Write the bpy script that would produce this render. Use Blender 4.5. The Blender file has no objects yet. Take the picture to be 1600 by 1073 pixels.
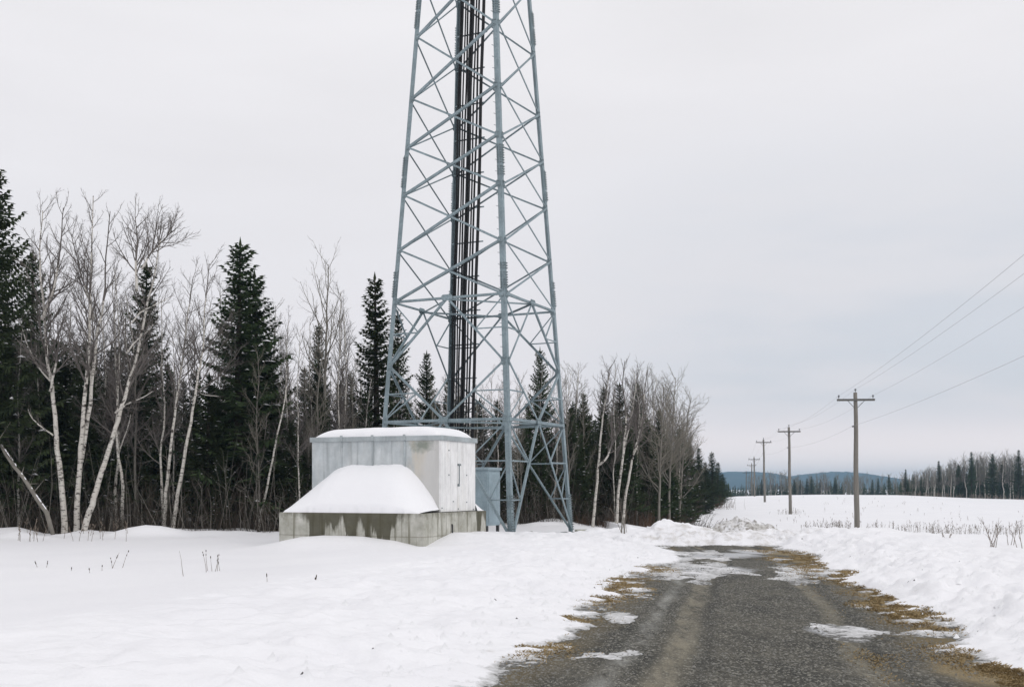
import bpy, bmesh, math, random
import numpy as np
from mathutils import Vector, Matrix

# ------------------------------------------------------------------ camera, sky, sun, exposure
SC = bpy.context.scene
COL = SC.collection
R = math.radians
EYE = 1.6
FPX = 39.0 / 36.0 * 1600.0          # focal length in photo pixels
HOR = 760.0                          # horizon row in the photo

cam_d = bpy.data.cameras.new('camera')
cam = bpy.data.objects.new('camera', cam_d)
COL.objects.link(cam)
cam.location = (0, 0, EYE)
cam.rotation_euler = (R(90), 0, 0)
cam_d.sensor_width = 36
cam_d.lens = 39.0
cam_d.shift_y = (HOR - 536.5) / 1600.0
cam_d.clip_start = 0.1
cam_d.clip_end = 9000
SC.camera = cam

SUN_EL, SUN_AZ = R(42), R(125)       # azimuth clockwise from +Y: high on the right, a little behind
w = bpy.data.worlds.new('World')
SC.world = w
w.use_nodes = True
nt = w.node_tree
nt.nodes.clear()
def N(tree, kind, **kw):
    n = tree.nodes.new(kind)
    for k, v in kw.items():
        if k.startswith('i_'):
            key = k[2:]
            n.inputs[int(key) if key.isdigit() else key].default_value = v
        else:
            setattr(n, k, v)
    return n
def ramp(tree, pts, src, interp='LINEAR'):
    n = tree.nodes.new('ShaderNodeValToRGB')
    n.color_ramp.interpolation = interp
    e = n.color_ramp.elements
    while len(e) < len(pts):
        e.new(0.5)
    for el, (p, c) in zip(e, pts):
        el.position = p
        el.color = (c, c, c, 1) if isinstance(c, (int, float)) else (*c, 1)
    tree.links.new(src, n.inputs[0])
    return n.outputs[0]
def mathn(tree, op, a, b=None, c=None, clamp=False):
    n = tree.nodes.new('ShaderNodeMath')
    n.operation = op
    n.use_clamp = clamp
    for i, s in enumerate((a, b, c)):
        if s is None:
            continue
        if isinstance(s, (int, float)):
            n.inputs[i].default_value = s
        else:
            tree.links.new(s, n.inputs[i])
    return n.outputs[0]
def mixc(tree, f, a, b, blend='MIX'):
    n = tree.nodes.new('ShaderNodeMix')
    n.data_type = 'RGBA'
    n.blend_type = blend
    for s, i in ((f, 0), (a, 6), (b, 7)):
        if isinstance(s, (int, float)):
            n.inputs[i].default_value = s
        elif isinstance(s, tuple):
            n.inputs[i].default_value = (*s, 1)
        else:
            tree.links.new(s, n.inputs[i])
    return n.outputs[2]
tc = N(nt, 'ShaderNodeTexCoord')
sep = N(nt, 'ShaderNodeSeparateXYZ')
nt.links.new(tc.outputs['Generated'], sep.inputs[0])
X_, Y_, Z_ = sep.outputs
cloud = ramp(nt, [(0.0, (1.0, 0.92, 0.91)), (0.022, (1.0, 0.92, 0.92)), (0.055, (0.90, 0.835, 0.855)), (0.11, (0.82, 0.79, 0.815)), (0.22, (0.815, 0.80, 0.825)),
                  (0.42, (0.845, 0.832, 0.85)), (1.0, (0.95, 0.95, 0.97))], Z_)
mp = N(nt, 'ShaderNodeMapping')
mp.inputs['Scale'].default_value = (1.6, 1.6, 7.0)
nt.links.new(tc.outputs['Generated'], mp.inputs[0])
nz = N(nt, 'ShaderNodeTexNoise', i_Scale=2.2, i_Detail=4.0, i_Roughness=0.5)
nt.links.new(mp.outputs[0], nz.inputs['Vector'])
band = ramp(nt, [(0.03, 0.0), (0.085, 1.0), (0.14, 0.9), (0.36, 0.0)], Z_, 'EASE')
side = ramp(nt, [(0.48, 0.12), (0.62, 1.0)], mathn(nt, 'MULTIPLY_ADD', X_, 0.5, 0.5), 'EASE')
brk = ramp(nt, [(0.3, 0.35), (0.62, 1.0)], nz.outputs[0], 'EASE')
bf = mathn(nt, 'MULTIPLY', mathn(nt, 'MULTIPLY', band, side), brk)
cloud = mixc(nt, mathn(nt, 'MULTIPLY', bf, 0.9), cloud, (0.61, 0.645, 0.705))
tone = ramp(nt, [(0.25, 0.965), (0.75, 1.035)], nz.outputs[0])
cloud = mixc(nt, 1.0, cloud, tone, 'MULTIPLY')
bg1 = N(nt, 'ShaderNodeBackground', i_Strength=1.065)
nt.links.new(cloud, bg1.inputs[0])
sky = N(nt, 'ShaderNodeTexSky', sky_type='NISHITA')
sky.sun_disc = False
sky.sun_elevation = SUN_EL
sky.sun_rotation = SUN_AZ
bg2 = N(nt, 'ShaderNodeBackground', i_Strength=0.1)
nt.links.new(sky.outputs[0], bg2.inputs[0])
mx = N(nt, 'ShaderNodeMixShader', i_0=0.95)
nt.links.new(bg2.outputs[0], mx.inputs[1])
nt.links.new(bg1.outputs[0], mx.inputs[2])
wo = N(nt, 'ShaderNodeOutputWorld')
nt.links.new(mx.outputs[0], wo.inputs[0])

sl = bpy.data.lights.new('sun', 'SUN')
sl.energy = 0.7
sl.angle = R(35)
sl.color = (1.0, 0.97, 0.93)
sun = bpy.data.objects.new('sun', sl)
COL.objects.link(sun)
sdir = Vector((math.sin(SUN_AZ) * math.cos(SUN_EL), math.cos(SUN_AZ) * math.cos(SUN_EL), math.sin(SUN_EL)))
sun.rotation_euler = sdir.to_track_quat('Z', 'Y').to_euler()

SC.view_settings.view_transform = 'Standard'
SC.view_settings.look = 'None'
SC.view_settings.exposure = 0.0
SC.view_settings.gamma = 1.0
SC.view_settings.use_curve_mapping = False
SC.render.engine = 'CYCLES'
SC.cycles.use_denoising = True
SC.cycles.max_bounces = 6
SC.cycles.diffuse_bounces = 4
SC.cycles.transparent_max_bounces = 4

rng = random.Random(11)
nrng = np.random.default_rng(5)

# ------------------------------------------------------------------ noise and terrain
def _h(ix, iy, s):
    n = (ix.astype(np.int64) * 374761393 + iy.astype(np.int64) * 668265263 + s * 974634777) & 0xFFFFFFFF
    n = ((n ^ (n >> 13)) * 1274126177) & 0xFFFFFFFF
    n = (n ^ (n >> 16)) & 0xFFFFFF
    return n / 8388607.5 - 1.0
def vn(x, y, s=0):
    x = np.asarray(x, float); y = np.asarray(y, float)
    ix, iy = np.floor(x), np.floor(y)
    fx, fy = x - ix, y - iy
    fx = fx * fx * fx * (fx * (fx * 6 - 15) + 10); fy = fy * fy * fy * (fy * (fy * 6 - 15) + 10)
    a = _h(ix, iy, s); b = _h(ix + 1, iy, s); c = _h(ix, iy + 1, s); d = _h(ix + 1, iy + 1, s)
    return (a + (b - a) * fx) + ((c + (d - c) * fx) - (a + (b - a) * fx)) * fy
def fbm(x, y, o=3, s=0, g=0.5):
    v, a, t = 0, 1.0, 0.0
    for k in range(o):
        v = v + a * vn(x * 2 ** k + 17.3 * k, y * 2 ** k - 9.1 * k, s + k); t += a; a *= g
    return v / t
def ss(a, b, x):
    t = np.clip((np.asarray(x, float) - a) / (b - a), 0, 1)
    return t * t * (3 - 2 * t)

RL_Y = [-40, -10, 5, 8.9, 12.3, 15.4, 19.0, 22.0, 25.5, 29.8]
RL_X = [-10.5, -4.3, -1.1, -0.35, 0.55, 1.25, 2.05, 2.95, 3.9, 4.0]
RR_Y = [-40, -10, 5, 9.1, 11.1, 15.4, 19.0, 22.2, 26.0, 29.8]
RR_X = [-5.0, 0.9, 3.5, 4.15, 4.4, 5.2, 5.75, 6.3, 6.75, 6.95]
R_END = 29.8
def road_out(x, y):
    """signed distance outside the road (negative on it)"""
    xl = np.interp(y, RL_Y, RL_X); xr = np.interp(y, RR_Y, RR_X)
    return np.maximum(np.maximum((xl - x) * 0.97, (x - xr) * 0.98), y - R_END)

FE_X = [-60, -25, -16, -8.0, -5.2, -1.0, 2.6, 5.6, 8.6, 13.6, 22.5, 39.0, 60.0]
FE_Y = [30, 34.5, 36.2, 37.2, 41.5, 45.0, 46.0, 50.0, 60.0, 84.0, 130.0, 205.0, 290.0]
def forest_in(x, y):
    return np.asarray(y, float) - np.interp(x, FE_X, FE_Y)

PLO = (-2.19, 27.5); PLA = R(-22)             # plinth corner and turn
PLW, PLD, PLH = 4.23, 3.92, 0.93
def plinth_local(x, y):
    dx, dy = np.asarray(x, float) - PLO[0], np.asarray(y, float) - PLO[1]
    c, s = math.cos(-PLA), math.sin(-PLA)
    return dx * c - dy * s, dx * s + dy * c

CR_A = [0.0, 0.15, 0.20, 0.24, 0.29, 0.35, 0.42, 0.50, 0.7]
CR_Z = [-0.6, -0.75, -0.65, -0.35, -0.25, -0.35, -1.0, -1.45, -1.6]
def G(x, y):
    x = np.asarray(x, float); y = np.asarray(y, float)
    r = np.hypot(x, y)
    a = x / np.maximum(y, 1.0)
    gate = ss(0.04, 0.20, a) * ss(5, 20, y)
    crest = np.interp(a, CR_A, CR_Z)
    z = -1.5 * ss(29, 66, r)
    z = z + (crest + 1.5) * ss(95, 225, r)
    z = z + (-3.2 - crest) * ss(255, 430, r)
    z = z * gate + (1 - gate) * (-3.2 * ss(90, 400, r))
    z = z - 2.0 * ss(400, 1500, r)
    # soft undulation of the snow cover
    near = 1 - ss(45, 120, r)
    z = z + near * (0.05 * fbm(x / 5.0, y / 5.0, 3, 3) + 0.012 * fbm(x / 0.8 + y / 3, y / 1.2, 2, 9))
    z = z + (1 - near) * 0.22 * fbm(x / 22.0, y / 22.0, 3, 21) * (1 - ss(300, 600, r))
    # drifts and scoops against the plinth
    lx, ly = plinth_local(x, y)
    sh = np.interp(lx, [-4.6, -4.23, -3.5, -2.9, -1.7, -0.8, -0.15, 0.3], [0.0, 0.10, 0.26, 0.31, 0.29, 0.16, 0.0, -0.02])
    z = z + sh * np.exp(-(np.maximum(-ly, 0) / 1.3) ** 2) * (ly < 0.6) * (ly > -5)
    sr = np.interp(ly, [-0.3, 0.15, 1.0, 1.7, 2.2, 2.9, 3.4, 3.92, 4.3], [0.0, 0.0, 0.15, 0.24, 0.2, 0.17, 0.17, 0.06, 0.0])
    z = z + sr * np.exp(-(np.maximum(lx, 0) / 1.0) ** 2) * (lx > -0.6) * (lx < 5)
    # banks along the road; the snow dips under the road surface on the road itself
    e = road_out(x, y)
    rag = 0.42 * fbm(x / 1.6, y / 2.0, 2, 31) + 0.34 * fbm(x / 0.42, y / 0.42, 3, 37, 0.6)
    e2 = e + rag
    left = (x < np.interp(y, RL_Y, RL_X))
    plat = np.where(left, 0.20 * (1 - ss(3, 9, e)), 0.27 * (1 - ss(14, 30, e)))
    endb = ss(-2.0, 2.0, y - R_END) * ss(1.5, 4.0, x) * (1 - ss(8.5, 12, x))
    steep = np.where(endb > 0.3, 0.9, np.where(left, 1.9, 1.7))
    bank = plat * ss(0.0, steep, e2)
    lump = 0.10 * fbm(x / 0.5, y / 0.5, 3, 41) + 0.035 * np.abs(fbm(x / 0.28, y / 0.28, 2, 47)) + 0.06 * np.maximum(fbm(x / 0.17, y / 0.17, 2, 43), -0.1)
    bank = bank + lump * ss(0.1, 0.8, e2) * (1 - ss(2.5, 6.5, e)) * np.where(left, 0.85, 1.35)
    thin = np.clip(e2 * 0.08, -0.16, 0.05) + 0.046 * fbm(x / 0.55, y / 0.5, 4, 39, 0.7) * ss(-1.5, -0.2, e2)
    on = 1 - ss(0.0, 0.9, e2)
    z = z * ss(-1.0, 4.0, e) + bank + thin * on * 1.0 + 0.02 * ss(0.0, 0.3, e2)
    # left-over patches of snow and ice on the road
    for cx, cy, rx, ry, hh in PATCH:
        q = ((x - cx) / rx) ** 2 + ((y - cy) / ry) ** 2
        pn = fbm(x / 0.42, y / 0.6, 4, int(71 + cy), 0.7) * 2.9
        z = np.where((e2 < 0.3) & (q < 3.0), np.maximum(z, 0.006 + 0.8 * hh * (0.4 - q * 0.8 + pn)), z)
    # humps of snow along the foot of the wood
    for hx, hy, hw, hh in HUMPS:
        z = z + hh * np.exp(-((x - hx) / hw) ** 2 - ((y - hy) / (hw * 0.8)) ** 2)
    # ploughed bank at the end of the road
    z = z + 0.30 * np.exp(-((x - 4.6) / 1.1) ** 2 - ((y - 32.2) / 1.0) ** 2)
    z = z + 0.16 * np.exp(-((x - 2.9) / 0.9) ** 2 - ((y - 32.8) / 1.2) ** 2)
    z = z + 0.10 * np.exp(-((x - 9.6) / 1.4) ** 2 - ((y - 31.0) / 1.6) ** 2)
    z = z + 0.10 * endb * fbm(x / 0.5, y / 0.5, 3, 51) * (y > R_END + 0.5) * (1 - ss(36, 40, y))
    return z
def _hump():
    r_ = random.Random(4)
    out = []
    for px, d, w_, h_ in ((30, 33.8, 0.6, 0.26), (196, 34.7, 0.7, 0.17), (226, 34.7, 0.6, 0.20), (262, 34.9, 0.7, 0.22), (110, 35.0, 0.6, 0.14), (330, 35.6, 0.9, 0.16), (165, 35.2, 0.5, 0.1)):
        out.append(((px - 800) / FPX * d, d, w_, h_))
    for k in range(34):
        px = r_.uniform(-30, 960)
        x_ = (px - 800) / FPX * 37
        y_ = float(np.interp(x_, FE_X, FE_Y)) + r_.uniform(-1.0, 0.6)
        x_ = (px - 800) / FPX * y_
        out.append((x_, y_, r_.uniform(0.3, 0.8), r_.uniform(0.05, 0.18)))
    return out
HUMPS = _hump()
PATCH = [(3.9, 21.0, 1.5, 1.7, 0.010), (3.6, 21.4, 1.15, 1.9, 0.012), (5.9, 21.0, 0.5, 1.3, 0.012), (4.6, 24.6, 1.3, 0.5, 0.011), (3.9, 26.6, 1.1, 0.6, 0.010),
         (3.55, 12.3, 0.34, 0.5, 0.014), (3.05, 12.1, 0.10, 0.2, 0.014), (5.6, 27.6, 0.9, 0.35, 0.010), (1.35, 13.6, 0.16, 0.5, 0.012),
         (0.85, 10.6, 0.25, 0.3, 0.012), (1.9, 17.0, 0.2, 0.9, 0.014), (4.35, 12.15, 0.5, 0.2, 0.018), (5.1, 14.9, 0.35, 0.5, 0.014)]
def at(px, d):
    return ((px - 800.0) / FPX * d, d)
def zat(py, d):
    return EYE + (HOR - py) * d / FPX

# ------------------------------------------------------------------ mesh helpers
class MB:
    def __init__(s):
        s.v, s.f = [], []
    def quad(s, *p):
        n = len(s.v)
        s.v.extend(p)
        s.f.append(tuple(range(n, n + len(p))))
    def box(s, lo, hi, M=None):
        n = len(s.v)
        for z in (lo[2], hi[2]):
            for x, y in ((lo[0], lo[1]), (hi[0], lo[1]), (hi[0], hi[1]), (lo[0], hi[1])):
                p = Vector((x, y, z))
                s.v.append(tuple(M @ p) if M else (x, y, z))
        for q in ((0, 3, 2, 1), (4, 5, 6, 7), (0, 1, 5, 4), (1, 2, 6, 5), (2, 3, 7, 6), (3, 0, 4, 7)):
            s.f.append(tuple(n + i for i in q))
    def prism(s, poly_a, poly_b):
        n, k = len(s.v), len(poly_a)
        s.v.extend(tuple(p) for p in poly_a); s.v.extend(tuple(p) for p in poly_b)
        for i in range(k):
            j = (i + 1) % k
            s.f.append((n + i, n + j, n + k + j, n + k + i))
        s.f.append(tuple(n + i for i in reversed(range(k)))); s.f.append(tuple(n + k + i for i in range(k)))
    def tube(s, pts, rad, k=6, cap=True):
        pts = [Vector(p) for p in pts]
        n0 = len(s.v)
        prev = None
        for i, p in enumerate(pts):
            d = (pts[min(i + 1, len(pts) - 1)] - pts[max(i - 1, 0)])
            if d.length < 1e-9:
                d = Vector((0, 0, 1))
            d.normalize()
            if prev is None:
                a = d.orthogonal().normalized()
            else:
                a = prev - d * prev.dot(d)
                a = a.normalized() if a.length > 1e-6 else d.orthogonal().normalized()
            prev = a
            b = d.cross(a)
            r = rad[i] if hasattr(rad, '__len__') else rad
            for j in range(k):
                t = 2 * math.pi * j / k
                q = p + a * (math.cos(t) * r) + b * (math.sin(t) * r)
                s.v.append((q.x, q.y, q.z))
        for i in range(len(pts) - 1):
            for j in range(k):
                j2 = (j + 1) % k
                s.f.append((n0 + i * k + j, n0 + i * k + j2, n0 + (i + 1) * k + j2, n0 + (i + 1) * k + j))
        if cap:
            s.f.append(tuple(n0 + j for j in reversed(range(k))))
            m = n0 + (len(pts) - 1) * k
            s.f.append(tuple(m + j for j in range(k)))
    def mesh(s, name, mat, smooth=False):
        me = bpy.data.meshes.new(name)
        me.from_pydata(s.v, [], s.f)
        if smooth:
            me.polygons.foreach_set('use_smooth', [True] * len(me.polygons))
        if mat:
            me.materials.append(mat)
        me.update()
        return me
    def build(s, name, mat, parent=None, smooth=False):
        return link(name, s.mesh(name, mat, smooth), parent)
def link(name, data, parent=None):
    o = bpy.data.objects.new(name, data)
    COL.objects.link(o)
    if parent:
        o.parent = parent
    return o
def bevbox(name, lo, hi, mat, parent=None, bev=0.015, seg=2):
    bm = bmesh.new()
    bmesh.ops.create_cube(bm, size=1)
    for v in bm.verts:
        v.co = Vector([(lo[i] + hi[i]) / 2 + v.co[i] * (hi[i] - lo[i]) for i in range(3)])
    bmesh.ops.bevel(bm, geom=bm.edges[:], offset=bev, segments=seg, affect='EDGES', profile=0.6)
    me = bpy.data.meshes.new(name)
    bm.to_mesh(me); bm.free()
    me.materials.append(mat)
    return link(name, me, parent)
def tag(o, label=None, cat=None, group=None, kind=None):
    if label: o['label'] = label
    if cat: o['category'] = cat
    if group: o['group'] = group
    if kind: o['kind'] = kind
    return o
def thing(name, label, cat, loc=(0, 0, 0), rz=0.0, group=None):
    o = bpy.data.objects.new(name, None)
    COL.objects.link(o)
    o.empty_display_size = 0.3
    o.location = loc; o.rotation_euler = (0, 0, rz)
    return tag(o, label, cat, group)
def dup(root, loc, rz, sc, label, group):
    r = root.copy(); COL.objects.link(r)
    r.location = loc; r.rotation_euler = (0, 0, rz); r.scale = sc
    tag(r, label, None, group)
    for ch in list(root.children):
        c = ch.copy(); COL.objects.link(c); c.parent = r
    return r
def grid_mesh(name, V, nx, ny, mat, smooth=True):
    """V: (ny, nx, 3) array"""
    me = bpy.data.meshes.new(name)
    me.vertices.add(nx * ny)
    me.vertices.foreach_set('co', V.astype(np.float32).ravel())
    idx = np.arange(nx * ny).reshape(ny, nx)
    q = np.stack([idx[:-1, :-1], idx[:-1, 1:], idx[1:, 1:], idx[1:, :-1]], -1).reshape(-1, 4)
    me.loops.add(q.size); me.polygons.add(len(q))
    me.loops.foreach_set('vertex_index', q.ravel().astype(np.int32))
    me.polygons.foreach_set('loop_start', np.arange(0, q.size, 4, dtype=np.int32))
    me.polygons.foreach_set('use_smooth', np.full(len(q), smooth))
    me.update(calc_edges=True)
    me.materials.append(mat)
    return me
def attr(me, name, vals):
    a = me.attributes.new(name, 'FLOAT', 'POINT')
    a.data.foreach_set('value', np.asarray(vals, np.float32).ravel())

# ------------------------------------------------------------------ materials
def mat(name, rough=0.7, col=(0.5, 0.5, 0.5), metal=0.0, spec=0.3):
    m = bpy.data.materials.new(name)
    m.use_nodes = True
    b = m.node_tree.nodes['Principled BSDF']
    b.inputs['Base Color'].default_value = (*col, 1)
    b.inputs['Roughness'].default_value = rough
    b.inputs['Metallic'].default_value = metal
    b.inputs['Specular IOR Level'].default_value = spec
    return m, m.node_tree, b
def coords(t, scale=(1, 1, 1), kind='Object'):
    c = N(t, 'ShaderNodeTexCoord')
    m = N(t, 'ShaderNodeMapping')
    m.inputs['Scale'].default_value = scale
    t.links.new(c.outputs[kind], m.inputs[0])
    return m.outputs[0]
def geo(t, scale=(1, 1, 1)):
    g = N(t, 'ShaderNodeNewGeometry')
    m = N(t, 'ShaderNodeMapping')
    m.inputs['Scale'].default_value = scale
    t.links.new(g.outputs['Position'], m.inputs[0])
    return m.outputs[0]
def noise(t, vec, scale, detail=3.0, rough=0.55, dist=0.0):
    n = N(t, 'ShaderNodeTexNoise', i_Scale=scale, i_Detail=detail, i_Roughness=rough, i_Distortion=dist)
    t.links.new(vec, n.inputs['Vector'])
    return n.outputs[0]
def bump(t, b, h, strength, dist):
    n = N(t, 'ShaderNodeBump', i_Strength=strength, i_Distance=dist)
    t.links.new(h, n.inputs['Height'])
    t.links.new(n.outputs[0], b.inputs['Normal'])
def attn(t, name):
    n = N(t, 'ShaderNodeAttribute')
    n.attribute_name = name
    return n.outputs['Fac']

# snow ground
M_SNOW, t, b = mat('snow', 0.55, (0.86, 0.86, 0.885), spec=0.25)
p = geo(t)
c1 = mixc(t, ramp(t, [(0.35, 0.0), (0.7, 1.0)], noise(t, p, 0.35, 4)), (0.825, 0.82, 0.845), (0.865, 0.86, 0.88))
dirt = attn(t, 'dirt')
dn = mathn(t, 'ADD', noise(t, p, 3.0, 6, 0.7), mathn(t, 'MULTIPLY_ADD', dirt, 0.42, -0.42))
dm = ramp(t, [(0.46, 0.0), (0.62, 1.0)], dn)
c2 = mixc(t, mathn(t, 'MULTIPLY', dm, 0.55), c1, (0.42, 0.39, 0.345))
sp = ramp(t, [(0.72, 0.0), (0.78, 1.0)], mathn(t, 'ADD', noise(t, p, 24.0, 2), mathn(t, 'MULTIPLY_ADD', dirt, 0.2, -0.2)))
c2 = mixc(t, mathn(t, 'MULTIPLY', sp, 0.8), c2, (0.16, 0.13, 0.10))
shade_lit = attn(t, 'shade_litter')
lf = ramp(t, [(0.40, 0.0), (0.60, 1.0)], mathn(t, 'ADD', shade_lit, mathn(t, 'MULTIPLY_ADD', noise(t, p, 0.9, 4), 0.5, -0.25)))
c3 = mixc(t, lf, c2, mixc(t, noise(t, p, 6.0, 4), (0.020, 0.016, 0.012), (0.06, 0.045, 0.03)))  # brown litter inside the wood, with the shade under the trees put into its dark colour
# the snow thins out to grey slush and bare matted ground at the road
cv = mathn(t, 'ADD', attn(t, 'cover'), mathn(t, 'MULTIPLY_ADD', noise(t, p, 11.0, 5, 0.7), 0.9, -0.45))
slush = mixc(t, noise(t, p, 16.0, 4, 0.6), (0.34, 0.335, 0.325), (0.66, 0.66, 0.67))
bare_ = mixc(t, ramp(t, [(0.3, 0.0), (0.6, 1.0)], mathn(t, 'ADD', attn(t, 'straw'), mathn(t, 'MULTIPLY_ADD', noise(t, p, 5.0, 4), 0.6, -0.3))), mixc(t, noise(t, p, 40.0, 3), (0.045, 0.045, 0.04), (0.12, 0.115, 0.10)), mixc(t, ramp(t, [(0.36, 0.0), (0.64, 1.0)], noise(t, p, 38.0, 6, 0.8)), (0.09, 0.068, 0.036), (0.38, 0.30, 0.17)))
c3 = mixc(t, ramp(t, [(0.16, 0.0), (0.40, 1.0)], cv), slush, c3)
c3 = mixc(t, ramp(t, [(-0.02, 0.0), (0.10, 1.0)], cv), bare_, c3)
t.links.new(c3, b.inputs['Base Color'])
hb = mathn(t, 'ADD', noise(t, p, 7.0, 4, 0.6), mathn(t, 'MULTIPLY', noise(t, p, 60.0, 2), 0.25))
hb = mathn(t, 'ADD', hb, mathn(t, 'MULTIPLY', noise(t, geo(t, (0.7, 2.6, 1)), 1.3, 5, 0.6, 0.6), 1.6))
bump(t, b, hb, 0.4, 0.035)

M_SNOWCAP, t, b = mat('packed_snow', 0.55, (0.87, 0.87, 0.89), spec=0.25)
p = coords(t)
bump(t, b, noise(t, p, 6.0, 5, 0.55), 0.25, 0.03)

M_DIRTY, t, b = mat('dirty_snow', 0.7, (0.7, 0.7, 0.7))
p = coords(t)
f = ramp(t, [(0.38, 0.0), (0.56, 1.0)], noise(t, p, 2.6, 7, 0.72))
f2 = ramp(t, [(0.50, 0.0), (0.60, 1.0)], noise(t, p, 10.0, 5, 0.65))
c = mixc(t, mathn(t, 'MULTIPLY', f, 0.75), (0.82, 0.82, 0.84), (0.40, 0.38, 0.345))
c = mixc(t, mathn(t, 'MULTIPLY', f2, 0.7), c, (0.17, 0.15, 0.125))
t.links.new(c, b.inputs['Base Color'])
bump(t, b, noise(t, p, 8.0, 5, 0.65), 0.6, 0.06)

# road
M_ROAD, t, b = mat('worn_gravel_asphalt', 0.85, (0.05, 0.05, 0.05), spec=0.25)
p = geo(t)
u = attn(t, 'lateral')
wob = mathn(t, 'MULTIPLY_ADD', noise(t, geo(t, (0.6, 0.16, 1)), 1.0, 4), 0.13, -0.065)
uu = mathn(t, 'ADD', u, wob)
v1 = N(t, 'ShaderNodeTexVoronoi', i_Scale=58.0)
t.links.new(geo(t, (1.0, 0.42, 1.0)), v1.inputs['Vector'])
stone = v1.outputs['Color']
sv = N(t, 'ShaderNodeSeparateColor')
t.links.new(stone, sv.inputs[0])
pat = noise(t, geo(t, (1, 0.45, 1)), 1.3, 5, 0.6)
basec = mixc(t, ramp(t, [(0.3, 0.0), (0.72, 1.0)], pat), (0.034, 0.034, 0.029), (0.108, 0.100, 0.080))
basec = mixc(t, ramp(t, [(0.68, 0.0), (0.97, 0.8)], sv.outputs[0]), basec, (0.25, 0.24, 0.205))
basec = mixc(t, ramp(t, [(0.0, 0.7), (0.25, 0.0)], sv.outputs[1]), basec, (0.018, 0.019, 0.018))
basec = mixc(t, 1.0, basec, ramp(t, [(0.3, 0.62), (0.7, 1.38)], noise(t, geo(t, (1, 0.5, 1)), 7.0, 5, 0.7)), 'MULTIPLY')
fine = noise(t, geo(t, (1, 0.45, 1)), 90.0, 3, 0.7)
basec = mixc(t, 1.0, basec, ramp(t, [(0.3, 0.5), (0.7, 1.6)], fine), 'MULTIPLY')
trk = ramp(t, [(0.285, 0.0), (0.32, 0.9), (0.345, 0.9), (0.385, 0.0), (0.72, 0.0), (0.752, 0.75), (0.772, 0.75), (0.81, 0.0)], uu, 'EASE')
trk = mathn(t, 'MULTIPLY', trk, ramp(t, [(0.36, 0.0), (0.60, 1.0)], noise(t, geo(t, (2.2, 0.5, 1)), 1.7, 7, 0.72)))
tan = mixc(t, noise(t, geo(t, (3, 0.6, 1)), 1.0, 4), (0.21, 0.185, 0.13), (0.34, 0.31, 0.24))
tan = mixc(t, 1.0, tan, ramp(t, [(0.3, 0.75), (0.7, 1.2)], fine), 'MULTIPLY')
c = mixc(t, mathn(t, 'MULTIPLY', trk, 0.85), basec, tan)
dk = ramp(t, [(0.375, 0.0), (0.40, 0.7), (0.43, 0.0), (0.80, 0.0), (0.825, 0.5), (0.85, 0.0)], uu, 'EASE')
c = mixc(t, mathn(t, 'MULTIPLY', dk, ramp(t, [(0.3, 0.0), (0.65, 1.0)], noise(t, geo(t, (1, 0.25, 1)), 2.2, 5, 0.65))), c, (0.03, 0.03, 0.027))
# pale silt beside the left track
pal = ramp(t, [(0.19, 0.0), (0.235, 0.7), (0.275, 0.0)], uu, 'EASE')
c = mixc(t, mathn(t, 'MULTIPLY', pal, ramp(t, [(0.40, 0.0), (0.62, 1.0)], noise(t, geo(t, (2.2, 0.4, 1)), 1.5, 7, 0.72))), c, (0.36, 0.36, 0.335))
# soil and matted grass on the verge
ver = ramp(t, [(0.02, 1.0), (0.15, 0.0), (0.86, 0.0), (0.96, 1.0)], mathn(t, 'ADD', u, mathn(t, 'MULTIPLY_ADD', noise(t, p, 1.1, 4), 0.22, -0.11)))
soil = mixc(t, noise(t, p, 2.2, 5, 0.6), (0.06, 0.052, 0.032), (0.22, 0.165, 0.08))
c = mixc(t, mathn(t, 'MULTIPLY', ver, 0.9), c, soil)
sw = ramp(t, [(0.32, 0.0), (0.62, 1.0)], mathn(t, 'ADD', attn(t, 'straw'), mathn(t, 'MULTIPLY_ADD', noise(t, p, 3.0, 5, 0.65), 0.7, -0.35)))
c = mixc(t, mathn(t, 'MULTIPLY', sw, 0.85), c, mixc(t, ramp(t, [(0.36, 0.0), (0.64, 1.0)], noise(t, p, 38.0, 6, 0.8)), (0.09, 0.068, 0.036), (0.38, 0.30, 0.17)))
# thin grey ice
ice = attn(t, 'ice')
im = ramp(t, [(0.46, 0.0), (0.66, 1.0)], mathn(t, 'ADD', ice, mathn(t, 'MULTIPLY_ADD', noise(t, geo(t, (1, 0.6, 1)), 1.7, 6, 0.68), 0.7, -0.35)))
c = mixc(t, mathn(t, 'MULTIPLY', im, 0.8), c, (0.50, 0.51, 0.53))
t.links.new(c, b.inputs['Base Color'])
t.links.new(mathn(t, 'MULTIPLY_ADD', im, -0.45, 0.85), b.inputs['Roughness'])
bh = mathn(t, 'ADD', mathn(t, 'MULTIPLY', v1.outputs['Distance'], -1.0), mathn(t, 'MULTIPLY', fine, 0.6))
bump(t, b, bh, 0.6, 0.02)

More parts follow.
